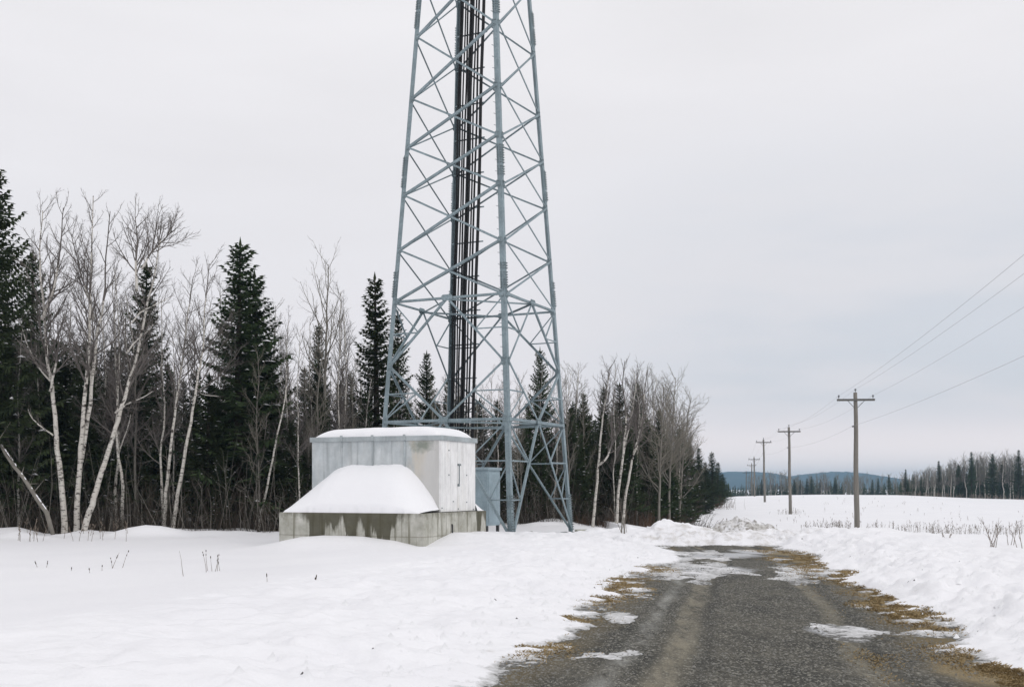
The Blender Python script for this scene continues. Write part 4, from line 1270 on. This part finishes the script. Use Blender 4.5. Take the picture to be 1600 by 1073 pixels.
bare_tree('tall bare yellowish tree with spreading crown above the shelter', 42.0, [(505, 826), (506, 740), (508, 650), (509, 590), (511, 530), (513, 470), (515, 416)], 0.09, 108,
          lo=0.48, bark=M_GBARK, twig=M_PTWIG, name='bare_tree', cat='bare tree', spec=[(17, 0.4, 2.5, 30, 52, 0.2), (3.2, 0.3, 0.5, 25, 50, 0.12), (4, 0.2, 0.5, 25, 60, 0.02)])
bare_tree('grey bare tree deep among spruces near the left birches', 38.5, [(212, 830), (211, 740), (213, 650), (213, 590), (215, 520)], 0.06, 109, bark=M_GBARK, name='bare_tree', cat='bare tree')
bare_tree('white birch with a side limb, first right of the tower', 45.5,
          [(926, 826), (931, 780), (935, 735), (939, 690), (943, 650), (948, 625), (952, 595), (956, 570)], 0.066, 110,
          forks=[([(936, 726), (950, 712), (956, 690), (957, 650), (962, 600)], 0.05)], spec=RSPEC, lo=0.55)
bare_tree('white birch in the middle of the right-hand three', 46.0,
          [(963, 830), (966, 780), (971, 735), (977, 700), (983, 670), (990, 640), (994, 610), (1000, 575)], 0.068, 111,
          forks=[([(971, 738), (975, 690), (977, 650), (972, 600), (975, 565)], 0.055)], spec=RSPEC, lo=0.43)
bare_tree('white birch leaning right, last of the right-hand three', 46.2,
          [(972, 830), (977, 780), (984, 740), (990, 710), (998, 680), (1004, 655), (1006, 630), (1012, 580)], 0.066, 112,
          forks=[([(990, 710), (999, 685), (1006, 640), (1002, 600)], 0.03)], spec=RSPEC, lo=0.43)
PSPEC = [(34, 0.14, 2.4, 34, 68, 0.10), (4.5, 0.15, 0.5, 24, 52, 0.06), (8.0, 0.12, 0.55, 24, 58, 0.0), (8.0, 0.1, 0.6, 24, 60, -0.03)]
bare_tree('pale bare aspen with fanned twigs right of the white birches', 52.0, [(1030, 822), (1030, 760), (1032, 700), (1034, 650), (1036, 605)], 0.075, 113, spec=PSPEC, twig=M_PTWIG, bark=M_GBARK, name='bare_tree', cat='bare tree', lo=0.2)
bare_tree('tallest of the pale bare trees at the outer edge of the wood', 58.0, [(1046, 815), (1046, 750), (1050, 690), (1052, 640), (1055, 590)], 0.08, 114, spec=PSPEC, twig=M_PTWIG, bark=M_GBARK, name='bare_tree', cat='bare tree', lo=0.2)
bare_tree('outermost pale bare tree leaning over the snowy field', 66.0, [(1062, 812), (1065, 750), (1070, 700), (1076, 650), (1082, 620)], 0.07, 115, spec=PSPEC, twig=M_PTWIG, bark=M_GBARK, name='bare_tree', cat='bare tree', lo=0.12)

# fallen, snow-topped trunk at far left
r = random.Random(3)
d = 35.0
x, y = at(86, d)
z = gz(x, y)
root = thing('leaning_trunk', 'dead grey trunk leaning left with snow flecks along its upper side', 'dead trunk', (x, y, z))
A, B = Vector((0, 0, 0.3)), Vector(((-30 - 86) / FPX * d, 0.6, zat(668, d) - z))
m = MB()
P = [A.lerp(B, k / 8) + Vector((0, 0, r.uniform(-.07, .07))) for k in range(9)]
P[0].z -= 0.5
m.tube(P, [0.075 - 0.004 * k + r.uniform(-.006, .006) for k in range(9)], 8)
for k in range(9):
    q = A.lerp(B, 0.15 + 0.09 * k)
    m.tube([q, q + Vector((r.uniform(-.2, .35), r.uniform(-.4, .2), r.uniform(-.3, .5))) * r.uniform(.6, 1.6)], [0.025, 0.006], 4, False)
m.build('trunk', M_GBARK, root, True)
m = MB()
for k in range(26):
    f = 0.12 + 0.86 * k / 26 + r.uniform(-.01, .01)
    if r.random() < 0.45:
        continue
    q = A.lerp(B, f) + Vector((0.015, -0.02, 0.075 - 0.04 * f))
    dd = (B - A).normalized()
    L = r.uniform(0.04, 0.12)
    m.tube([q - dd * L, q - dd * L * .4 + Vector((0, 0, .01)), q + dd * L * .4 + Vector((0, 0, .01)), q + dd * L], [0.005, 0.024, 0.020, 0.004], 6)
m.build('snow', M_SNOWCAP, root, True)['kind'] = 'stuff'

# ------------------------------------------------------------------ trees: the wood behind
BARE = [bare_proto(200 + i, 10.0, (0.075, 0.06, 0.085, 0.055)[i % 4], (0.02, -0.04, 0.06, 0.0)[i % 4], [(26, 0.28, 1.8, 26, 60, 0.12), (7.0, 0.18, 0.5, 22, 52, 0.09), (9.5, 0.12, 0.55, 24, 60, 0.02), (9.5, 0.1, 0.6, 24, 62, -0.02)],
                   (M_BIRCH, M_GBARK, M_BIRCH, M_BIRCH)[i % 4], (M_TWIG, M_PTWIG, M_TWIG, M_TWIG)[i % 4], '', 'bare_tree', 'bare tree') for i in range(4)]
used = set()
def place_bare(v, x, y, h, label, group, wid=1.0):
    z = gz(x, y)
    s = h / 10.0
    if v not in used:
        used.add(v)
        o = BARE[v]
        o.location = (x, y, z); o.rotation_euler = (0, 0, rng.uniform(0, 6.28)); o.scale = (s * wid, s * wid, s)
        tag(o, label, None, group)
        return o
    return dup(BARE[v], (x, y, z), rng.uniform(0, 6.28), (s * wid, s * wid, s), label, group)
YS = ([-60, 0, 450, 560, 640, 900, 1000, 1050, 1090, 1130, 1150], [500, 520, 560, 580, 612, 628, 655, 690, 722, 745, 752])
YB = ([-60, 0, 300, 450, 560, 640, 880, 900, 1020, 1060, 1085, 1110, 1150], [375, 385, 430, 480, 510, 580, 580, 570, 575, 610, 670, 715, 750])
spots = []
def free(x, y, rad):
    for a, b_ in spots:
        if (a - x) ** 2 + (b_ - y) ** 2 < rad * rad:
            return False
    return True
SG = 'dark spruces filling the wood behind its edge'
BG = 'bare trees filling the wood behind its edge'
tries = 0
ns = nb = 0
while tries < 9000 and ns < 205:
    tries += 1
    if tries % 3:
        y = rng.uniform(37, 62); x = rng.uniform(-0.60, 0.19) * y
    else:
        y = 50 * math.exp(rng.uniform(0, 1.45)); x = rng.uniform(0.05, 0.2) * y
    f = float(forest_in(x, y))
    if f < 1.2 or f > 60:
        continue
    ex = float(np.interp(y, FE_Y, FE_X))
    if x > 0 and x < ex - 9:
        continue
    if x <= 0 and f > 17:
        continue
    if not free(x, y, 1.55 + 0.012 * max(0, y - 40)):
        continue
    spots.append((x, y))
    px = 800 + x / y * FPX
    h = (zat(np.interp(px, *YS), y) - gz(x, y)) * rng.uniform(0.72, 1.0)
    spruce(None, y, None, rng.randrange(6), 'dark spruce crowded in the shade of the wood', SG, rng.uniform(1.05, 1.5), x=x, h=max(2.5, h))
    ns += 1
tries = 0
while tries < 6000 and nb < 175:
    tries += 1
    if tries % 3:
        y = rng.uniform(36.5, 60); x = rng.uniform(-0.52, 0.19) * y
    else:
        y = 50 * math.exp(rng.uniform(0, 1.3)); x = rng.uniform(0.08, 0.2) * y
    f = float(forest_in(x, y))
    if f < 0.3 or f > 40:
        continue
    ex = float(np.interp(y, FE_Y, FE_X))
    if x > 0 and x < ex - 5:
        continue
    if x <= 0 and f > 12:
        continue
    if not free(x, y, 0.7):
        continue
    spots.append((x, y))
    px = 800 + x / y * FPX
    h = (zat(np.interp(px, *YB), y) - gz(x, y)) * rng.uniform(0.66, 1.0)
    place_bare(rng.randrange(4), x, y, max(3.0, h), 'thin bare tree standing among the dark spruces', BG, rng.uniform(0.85, 1.15))
    nb += 1

k = 0
while k < 34:
    px = rng.uniform(560, 900); d = rng.uniform(45.5, 53)
    x, y = at(px, d)
    if float(forest_in(x, y)) < 0.4 or not free(x, y, 0.6):
        k += 0.1
        continue
    spots.append((x, y))
    h = zat(rng.uniform(565, 620), d) - gz(x, y)
    place_bare(rng.randrange(4), x, y, h, 'slim bare birch seen through the tower', 'slim bare birches seen through the tower', 0.85)
    k += 1

k = 0
while k < 24:
    px = rng.uniform(415, 585); d = rng.uniform(38.5, 48)
    x, y = at(px, d)
    if float(forest_in(x, y)) < 0.3 or not free(x, y, 0.6):
        k += 0.1
        continue
    spots.append((x, y))
    place_bare(rng.randrange(4), x, y, zat(rng.uniform(455, 560), d) - gz(x, y), 'slim bare tree rising behind the shelter roof, left of the tower', 'slim bare trees behind the shelter', 0.9)
    k += 1

# wood on the far right, beyond the field
RG, RBG = 'dark spruces of the wood beyond the field on the right', 'pale bare trees of the wood beyond the field on the right'
k = 0
while k < 28:
    px = rng.uniform(1395, 1680); d = rng.uniform(258, 292)
    x, y = at(px, d)
    tp = np.interp(px, [1395, 1420, 1450, 1480, 1520, 1600, 1680], [752, 746, 738, 728, 722, 722, 720]) + rng.uniform(-6, 22)
    spruce(px, d, tp, rng.randrange(6), 'dark spruce in the wood beyond the field on the right', RG, rng.uniform(1.0, 1.6))
    k += 1
for px, d, tp, lab in ((1467, 257, 720, 'lone narrow spruce at the left end of the far right wood'), (1518, 257, 706, 'tall spruce with a knobbly top in the far right wood'),
                       (1551, 257, 709, 'broad tall spruce right of the knobbly one in the far right wood'), (1591, 258, 703, 'tall spruce at the right edge of the far right wood'),
                       (1415, 262, 733, 'spruce beside the bare trees where the far right wood begins'), (1389, 270, 741, 'small outlying spruce standing left of the far right wood')):
    spruce(px, d, tp, 3 if px != 1551 else 2, lab, RG, 1.25)
for k in range(66):
    px = rng.uniform(1420, 1680); d = rng.uniform(255, 285)
    x, y = at(px, d)
    tp = np.interp(px, [1425, 1450, 1480, 1520, 1680], [738, 730, 716, 706, 704]) + rng.uniform(0, 14)
    o = place_bare(rng.choice((0, 2, 1)), x, y, zat(tp, d) - gz(x, y), 'pale bare tree in the wood beyond the field on the right', RBG, 1.5)
FG = 'spruces standing out of the distant wood across the field'
mf, mb_ = MB(), MB()
UPV = Vector((0, 0, 1))
def far_spruce(m, x, y, z, h, r_):
    w_ = h * r_.uniform(0.12, 0.2)
    n = 46
    for k in range(n):
        f = (k + r_.random()) / n
        az = r_.uniform(0, 6.283)
        hd = Vector((math.cos(az), math.sin(az), 0))
        L = (w_ * (1 - f) ** 0.85 + 0.12) * r_.uniform(0.7, 1.2)
        p_ = Vector((x, y, z + h * (0.04 + 0.95 * f)))
        d = (hd + UPV * r_.uniform(-0.5, 0.15)).normalized()
        kite(m.v, m.f, p_, d, (UPV + hd * r_.uniform(-.7, .7)).normalized(), L, L * 0.7)
        kite(m.v, m.f, p_, d, d.cross(UPV).normalized(), L, L * 0.55)
    m.tube([(x, y, z - 0.3), (x, y, z + h)], [0.14, 0.02], 3, False)
def far_bare(m, x, y, z, h, r_):
    P = [Vector((x + r_.uniform(-.3, .3) * k, y, z + h * k / 3 - (0.3 if k == 0 else 0))) for k in range(4)]
    rd = [0.12, 0.085, 0.05, 0.015]
    m.tube(P, rd, 4, False)
    for k in range(34):
        f = r_.uniform(0.25, 0.98) * 3
        i = min(2, int(f)); p_ = P[i].lerp(P[i + 1], f - i)
        az = r_.uniform(0, 6.283)
        d = Vector((math.cos(az) * .6, math.sin(az) * .6, 1)).normalized()
        L = h * r_.uniform(0.10, 0.26)
        q = p_ + d * L
        m.tube([p_, q], [0.03, 0.012], 3, False)
        for j in range(2):
            e = p_.lerp(q, r_.uniform(.3, .9))
            m.tube([e, e + Vector((r_.uniform(-.6, .6), r_.uniform(-.6, .6), .7)) * L * 0.45], [0.018, 0.008], 3, False)
r = random.Random(61)
for k in range(300):
    px = r.uniform(1120, 1440); d = r.uniform(395, 470)
    x, y = at(px, d)
    tp = np.interp(px, [1120, 1200, 1250, 1300, 1350, 1440], [764, 757, 753, 755, 757, 757]) + r.uniform(-6, 6)
    far_spruce(mf, x, y, gz(x, y), zat(tp, d) - gz(x, y), r)
for k in range(110):
    px = r.uniform(1170, 1440); d = r.uniform(388, 430)
    x, y = at(px, d)
    tp = r.uniform(741, 754) if px > 1240 else r.uniform(738, 750)
    far_bare(mb_, x, y, gz(x, y), zat(tp, d) - gz(x, y), r)
for k in range(360):
    px = r.uniform(1405, 1690); d = r.uniform(286, 320)
    x, y = at(px, d)
    tp = np.interp(px, [1405, 1440, 1480, 1520, 1690], [754, 744, 734, 726, 724]) + r.uniform(-3, 12)
    far_spruce(mf, x, y, gz(x, y), zat(tp, d) - gz(x, y), r)
    if k % 2:
        x, y = at(px + 3, d - 4)
        far_bare(mb_, x, y, gz(x, y), zat(tp - 8, d) - gz(x, y), r)
for k in range(40):
    px = r.uniform(1112, 1142); d = r.uniform(230, 300)
    x, y = at(px, d)
    far_spruce(mf, x, y, gz(x, y), zat(np.interp(px, [1112, 1142], [735, 760]) + r.uniform(-4, 8), d) - gz(x, y), r)
tag(mf.build('distant_wood', M_NEEDLE), 'dark mass of the distant spruce wood across the field', None, None, 'stuff')
tag(mb_.build('distant_bare_woods', M_PTWIG), 'grey mass of distant bare trees across the field', None, None, 'stuff')
for px, d, tp in ((1268, 392, 744), (1261, 396, 747), (1305, 392, 745), (1251, 394, 749), (1282, 393, 749), (1241, 393, 749), (1372, 392, 747), (1363, 395, 749), (1190, 393, 749)):
    spruce(px, d, tp, (0, 1, 3)[px % 3], 'small spruce standing out of the distant wood across the field', FG, 1.3)
for k, (px, tp) in enumerate(((1283, 745), (1287, 743), (1292, 744), (1298, 746), (1252, 748), (1212, 738), (1204, 740), (1222, 739))):
    d = 389.0 + k * 0.7
    x, y = at(px, d)
    place_bare((0, 2)[k % 2], x, y, zat(tp, d) - gz(x, y), 'pale bare tree at the front of the distant wood', 'bare trees at the front of the distant wood', 1.7)

# ------------------------------------------------------------------ brush, weeds, grass, stones
def stalk(m, x, y, z, L, r_, r0, lean=0.35, k=3, segs=2):
    d = Vector((r_.uniform(-lean, lean), r_.uniform(-lean, lean), 1)).normalized()
    p_ = Vector((x, y, z - 0.05)); pts = [p_]
    for s in range(segs):
        d = (d + Vector((r_.uniform(-.12, .12), r_.uniform(-.12, .12), 0))).normalized()
        p_ = p_ + d * (L / segs); pts.append(p_)
    m.tube(pts, [r0 * (1 - 0.7 * i / segs) for i in range(segs + 1)], k, False)
    return pts
r = random.Random(9)
m, m2 = MB(), MB()
n = 0
while n < 4200:
    if r.random() < 0.72:
        x = r.uniform(-19, 7)
    else:
        x = r.uniform(6, 24)
    y = float(np.interp(x, FE_X, FE_Y)) + abs(r.gauss(0, 1.3)) - 0.55
    if abs(x / y) > 0.5:
        continue
    z = gz(x, y)
    L = r.choice((0.4, 0.6, 0.9, 1.3, 2.0)) * r.uniform(0.6, 1.2)
    pts = stalk(m, x, y, z, L, r, r.uniform(0.004, 0.011), 0.45, 3, 3)
    for c_ in range(r.choice((1, 2, 3))):
        q = pts[1].lerp(pts[3], r.random())
        e = q + Vector((r.uniform(-.4, .4), r.uniform(-.4, .4), r.uniform(0.1, .5))) * (0.3 + L * 0.25)
        m.tube([q, e], [0.005, 0.002], 3, False)
    n += 1
m2 = MB()
for k in range(650):
    x = r.uniform(-19, 7) if k % 4 else r.uniform(6, 20)
    y = float(np.interp(x, FE_X, FE_Y)) + abs(r.gauss(0, 1.0)) - 0.7
    pts = stalk(m2, x, y, gz(x, y), r.choice((0.5, 1.0, 1.8, 2.8)) * r.uniform(0.6, 1.2), r, r.uniform(0.005, 0.013), 0.3, 3, 4)
    for c_ in range(3):
        q = pts[2].lerp(pts[4], r.random())
        m2.tube([q, q + Vector((r.uniform(-.5, .5), r.uniform(-.4, .4), r.uniform(0.1, .6))) * r.uniform(.4, .9)], [0.005, 0.002], 3, False)
tag(m2.build('pale_undergrowth', M_GBARK), 'pale thin saplings and twigs along the foot of the wood', None, None, 'stuff')
tag(m.build('undergrowth', M_BRUSH), 'tangled brown brush along the foot of the wood', None, None, 'stuff')
m = MB()
for px, d, s in ((1010, 47, 1.0), (1045, 55, 1.4), (1052, 57, 1.2), (903, 46, 0.7), (1060, 70, 1.5), (1115, 140, 2.5), (1120, 150, 2.5), (1035, 52, 0.8), (945, 46.5, .6)):
    x0, y0 = at(px, d)
    for k in range(80):
        x, y = x0 + r.gauss(0, 0.45 * s), y0 + r.gauss(0, 0.5 * s)
        stalk(m, x, y, gz(x, y), r.uniform(0.3, 0.9) * s, r, 0.007 * s, 0.5)
tag(m.build('russet_shrubbery', M_RBRUSH), 'low russet shrubs at the right foot of the wood', None, None, 'stuff')
# dark alder clump where the wood meets the field
x, y = at(1083, 60.0)
root = thing('alder_bush', 'dark many-stemmed bush at the corner of the wood by the snow', 'bush', (x, y, gz(x, y)))
m = MB(); mt = MB()
for k in range(46):
    px, py = r.gauss(0, 0.55), r.gauss(0, 0.6)
    z = gz(x + px, y + py) - root.location.z
    P = [Vector((px, py, z - 0.1))]
    d = Vector((px * 0.5 + r.uniform(-.25, .35), py * 0.3, 1)).normalized()
    L = r.uniform(0.8, 1.7)
    for s in range(4):
        d = (d + Vector((r.uniform(-.1, .16), r.uniform(-.1, .1), 0))).normalized()
        P.append(P[-1] + d * L / 4)
    m.tube(P, [0.018, 0.015, 0.011, 0.008, 0.004], 4, False)
    grow(mt, mt, P, [0.018, 0.015, 0.011, 0.008, 0.004], r, 1, [(0, 0, 0, 0, 0, 0), (4, 0.25, 0.4, 20, 50, 0.05), (4, 0.2, 0.4, 20, 50, 0.0)])
m.build('stem', M_BRUSH, root); mt.build('crown', M_BRUSH, root)

# weeds of the field
m = MB()
def weed(m, x, y, s, r_, w_=0.009):
    z = gz(x, y)
    pts = stalk(m, x, y, z, s, r_, w_, 0.22, 3, 3)
    for c_ in range(4):
        q = pts[1].lerp(pts[3], r_.uniform(0.2, 1.0))
        e = q + Vector((r_.uniform(-.3, .3), r_.uniform(-.2, .2), r_.uniform(.2, .5))) * s * 0.35
        m.tube([q, e], [w_ * 0.8, w_ * 1.3], 3, False)
for k in range(230):
    px = r.choice((r.uniform(1260, 1330), r.uniform(1345, 1640), r.uniform(1345, 1640)))
    d = r.uniform(64, 76)
    x, y = at(px, d)
    for q in range(r.choice((1, 1, 2, 4))):
        weed(m, x + r.gauss(0, .25), y + r.gauss(0, .4), r.uniform(0.35, 0.9), r, 0.0075)
for k in range(34):
    x, y = at(1235 + r.gauss(0, 14), 119 + r.gauss(0, 2.5))
    weed(m, x, y, r.uniform(0.3, 0.7), r, 0.013)
for k in range(190):
    px = r.uniform(1210, 1640); d = 78 * math.exp(r.uniform(0, 1.05))
    if vn(px / 60.0, d / 30.0, 5) < 0.05:
        continue
    x, y = at(px, d)
    weed(m, x, y, r.uniform(0.2, 0.5), r, 0.009 + d * 0.00004)
for k in range(260):
    px = r.uniform(1400, 1640); d = r.uniform(246, 256)
    x, y = at(px, d)
    weed(m, x, y, r.uniform(0.5, 1.1), r, 0.03)
for k in range(70):
    x, y = at(r.uniform(1100, 1150), r.uniform(42, 70))
    weed(m, x, y, r.uniform(0.3, 0.7), r, 0.007)
for k in range(26):
    x, y = at(r.uniform(10, 200), r.uniform(31.5, 35))
    weed(m, x, y, r.uniform(0.3, 0.7), r, 0.008)
tag(m.build('dry_weeds', M_WEED), 'thin dry weeds sticking out of the snowy field', None, None, 'stuff')

def dead_weed(px, d, lab, stems, s, seed, spread=0.12, heads=True, up=0.3):
    r_ = random.Random(seed)
    x, y = at(px, d)
    z = gz(x, y)
    root = thing('dead_weed', lab, 'dead weed', (x, y, z), 0, 'dead weeds in the foreground snow')
    m_ = MB(); mh = MB()
    for k in range(stems):
        ox, oy = r_.gauss(0, spread), r_.gauss(0, spread)
        pts = stalk(m_, ox, oy, 0, s * r_.uniform(0.6, 1.0), r_, 0.006, up, 4, 3)
        if heads:
            for c_ in range(3):
                q = pts[2].lerp(pts[3], r_.random())
                mh.tube([q - Vector((0, 0, .015)), q, q + Vector((0, 0, .018))], [0.003, 0.010, 0.003], 5)
    m_.build('stem', M_WEED, root)
    if heads:
        mh.build('seed_head', M_BRUSH, root)
dead_weed(287, 19.2, 'single thin leaning stalk in the snow left of the seed-headed cluster', 1, 0.55, 1, 0.0, False)
dead_weed(331, 20.5, 'small cluster of seed-headed stalks in the open snow', 6, 0.45, 2, 0.07)
dead_weed(418, 16.3, 'short dark weed spike in the open snow', 1, 0.24, 3, 0.0, True, 0.1)
dead_weed(493, 15.6, 'short dark weed spike nearest the camera in the open snow', 2, 0.14, 4, 0.01, True, 0.1)
dead_weed(187, 21.5, 'pair of bent seed-headed stalks in the snow at left', 3, 0.42, 5, 0.1)
dead_weed(145, 20.5, 'tiny dark weed tips poking from the snow at far left', 3, 0.18, 6, 0.25)
dead_weed(60, 21.5, 'two tiny dark weed tips nearest the left edge', 2, 0.2, 7, 0.2)
def sapling(px, d, lab, stems, s, seed, name='bare_sapling'):
    r_ = random.Random(seed)
    x, y = at(px, d)
    root = thing(name, lab, 'sapling', (x, y, gz(x, y)), 0, 'bare saplings in the snow')
    m_, mt_ = MB(), MB()
    for k in range(stems):
        an = r_.uniform(-0.55, 0.55)
        P = [Vector((r_.gauss(0, .05), r_.gauss(0, .05), -0.06))]
        d_ = Vector((an, r_.uniform(-.2, .2), 1)).normalized()
        L = s * r_.uniform(0.6, 1.0)
        for q in range(4):
            d_ = (d_ + Vector((r_.uniform(-.08, .08), r_.uniform(-.08, .08), 0.03))).normalized()
            P.append(P[-1] + d_ * L / 4)
        rd_ = [0.008, 0.007, 0.0055, 0.004, 0.0025]
        m_.tube(P, rd_, 5, False)
        for c_ in range(4):
            f_ = r_.uniform(0.4, 0.95) * 4; i_ = min(3, int(f_)); q = P[i_].lerp(P[i_ + 1], f_ - i_)
            mt_.tube([q, q + (d_ + Vector((r_.uniform(-.6, .6), r_.uniform(-.5, .5), 0))).normalized() * L * 0.2], [0.004, 0.002], 3, False)
    m_.build('stem', M_WEED, root); mt_.build('crown', M_WEED, root)
sapling(1552, 23.5, 'bare many-stemmed sapling in the snow near the right edge', 6, 0.85, 21)
sapling(1578, 24.0, 'small forked sapling beside the right photo edge', 3, 0.5, 22)
sapling(1596, 23.0, 'leaning sapling cut by the right edge of the photo', 3, 0.6, 23)
sapling(1480, 27.0, 'short broken twigs poking from the snow bank below the field', 5, 0.3, 24)
sapling(974, 31.6, 'thin bare sapling beside the two marker stakes', 3, 1.25, 25)
for px, lab in ((971, 'left one of two thin grey marker stakes in the snow'), (975.5, 'right one of two thin grey marker stakes in the snow')):
    x, y = at(px, 31.4)
    m = MB()
    h = 0.40 if px < 973 else 0.47
    m.tube([(0, 0, -0.3), (0.005, 0, h - 0.02), (0.005, 0, h)], [0.02, 0.02, 0.012], 8)
    o = m.build('marker_stake', M_GBARK)
    o.location = (x, y, gz(x, y)); o.rotation_euler = (0, R(3 if px < 973 else -2), 0)
    tag(o, lab, 'stake', 'marker stakes')

# dirty ploughed heap at the end of the road
x0, y0 = at(1163, 32.5)
def hp_x(U, V_):
    return (U - 0.5) * 2.5
def hp_y(U, V_):
    return (V_ - 0.5) * 1.7
def hp_z(U, V_):
    q = ((U - 0.5) * 2) ** 2 + ((V_ - 0.5) * 2) ** 2
    b_ = np.clip(1 - q, 0, 1) ** 0.6
    return -0.25 + b_ * (0.60 + 0.20 * fbm(U * 6, V_ * 4, 4, 91) + 0.05 * fbm(U * 22, V_ * 15, 2, 95))
hp = snow_sheet('snow_heap', 110, 80, hp_x, hp_y, hp_z, (x0, y0, gz(x0, y0)), R(-4), M_DIRTY)
tag(hp, 'low heap of dirty ploughed snow at the end of the road', 'snow heap')
x0, y0 = at(1085, 32.2)
def hq_z(U, V_):
    q = ((U - 0.5) * 2) ** 2 + ((V_ - 0.5) * 2) ** 2
    b_ = np.clip(1 - q, 0, 1) ** 0.6
    return -0.25 + b_ * (0.36 + 0.12 * fbm(U * 5, V_ * 4, 4, 191) + 0.05 * fbm(U * 20, V_ * 15, 2, 195))

# dry grass on the verges
V_, F_ = [], []
r = random.Random(77)
for cx, cy, sx, sy, cnt in GP:
    xs = np.array([r.gauss(cx, sx) for _ in range(cnt * 6)]); ys = np.array([r.gauss(cy, sy) for _ in range(cnt * 6)])
    zs = np.maximum(G(xs, ys), -0.02)
    keep = (zs < 0.025) & (fbm(xs / 0.28, ys / 0.4, 3, 13) > -0.12)
    for x, y, z in zip(xs[keep], ys[keep], zs[keep]):
        a = r.uniform(0, 6.28); L = r.uniform(0.02, 0.06); up = r.uniform(0.05, 0.6)
        d = Vector((math.cos(a), math.sin(a), up)).normalized() * L
        s = Vector((-math.sin(a), math.cos(a), 0)) * r.uniform(0.003, 0.0065)
        i = len(V_)
        V_.extend(((x - s.x, y - s.y, z - 0.01), (x + s.x, y + s.y, z - 0.01), (x + d.x * .6 + s.x * .7, y + d.y * .6 + s.y * .7, z + d.z * .75), (x + d.x, y + d.y, z + d.z * 0.9)))
        F_.append((i, i + 1, i + 2, i + 3))
m = MB(); m.v, m.f = V_, F_
tag(m.build('dry_grass', M_STRAW), 'matted straw coloured grass on the road verges', None, None, 'stuff')

# loose stones and clods on the road
M_STONE, t, b = mat('grey_road_stones', 0.9, (0.13, 0.125, 0.11))
c = mixc(t, noise(t, geo(t), 9.0, 2), (0.03, 0.03, 0.027), (0.36, 0.35, 0.32))
t.links.new(c, b.inputs['Base Color'])
m = MB()
for k in range(24000):
    y = 7.5 + 16 * r.random() ** 1.6
    f = r.random()
    if r.random() < 0.35:
        f = r.choice((0.05, 0.95)) + r.gauss(0, 0.04)
    xl, xr = np.interp(y, RL_Y, RL_X), np.interp(y, RR_Y, RR_X)
    x = xl + (xr - xl) * f
    if abs(f - 0.34) < 0.05 or abs(f - 0.765) < 0.04:
        continue
    z = 0.03 * (1 - (2 * min(max(f, 0), 1) - 1) ** 2) - 0.015
    s = 0.006 + 0.012 * r.random() ** 3 + (0.014 if r.random() < 0.01 else 0)
    i = len(m.v)
    for ax, ay, az in ((1, 0, 0), (0, 1, 0), (-1, 0, 0), (0, -1, 0), (0, 0, 1)):
        m.v.append((x + s * ax * r.uniform(.7, 1.3), y + s * ay * r.uniform(.7, 1.3), z + s * az * r.uniform(.5, .9)))
    m.f.extend(((i, i + 1, i + 4), (i + 1, i + 2, i + 4), (i + 2, i + 3, i + 4), (i + 3, i, i + 4)))
tag(m.build('road_gravel', M_STONE), 'loose gravel scattered over the road', None, None, 'stuff')
# snow crumbs and clods thrown onto the banks
m = MB(); m2 = MB()
for k in range(3000):
    y = 8 + 23 * r.random()
    xl, xr = np.interp(y, RL_Y, RL_X), np.interp(y, RR_Y, RR_X)
    x = (xr + 0.2 + abs(r.gauss(0, 1.1))) if r.random() < 0.6 else (xl - 0.2 - abs(r.gauss(0, 0.8)))
    s = 0.014 + 0.085 * r.random() ** 4
    z = gz(x, y)
    tgt = m if r.random() < 0.95 else m2
    if tgt is m2:
        s = min(0.03, s * 0.6)
    i = len(tgt.v)
    for ax, ay, az in ((1, 0, 0), (.3, .9, 0), (-.8, .5, 0), (-.7, -.7, 0), (.4, -.9, 0), (0.1, 0.1, 1)):
        tgt.v.append((x + s * ax * r.uniform(.7, 1.3), y + s * ay * r.uniform(.7, 1.3), z - 0.004 - 0.55 * s * (1 - az) + s * az * r.uniform(.5, .8)))
    for q in range(5):
        tgt.f.append((i + q, i + (q + 1) % 5, i + 5))
tag(m.build('snow_crumbs', M_SNOWCAP, None, True), 'snow crumbs scattered on the roadside banks', None, None, 'stuff')
tag(m2.build('dirt_clods', M_ROCK), 'dark clods of dirt scattered on the roadside snow', None, None, 'stuff')
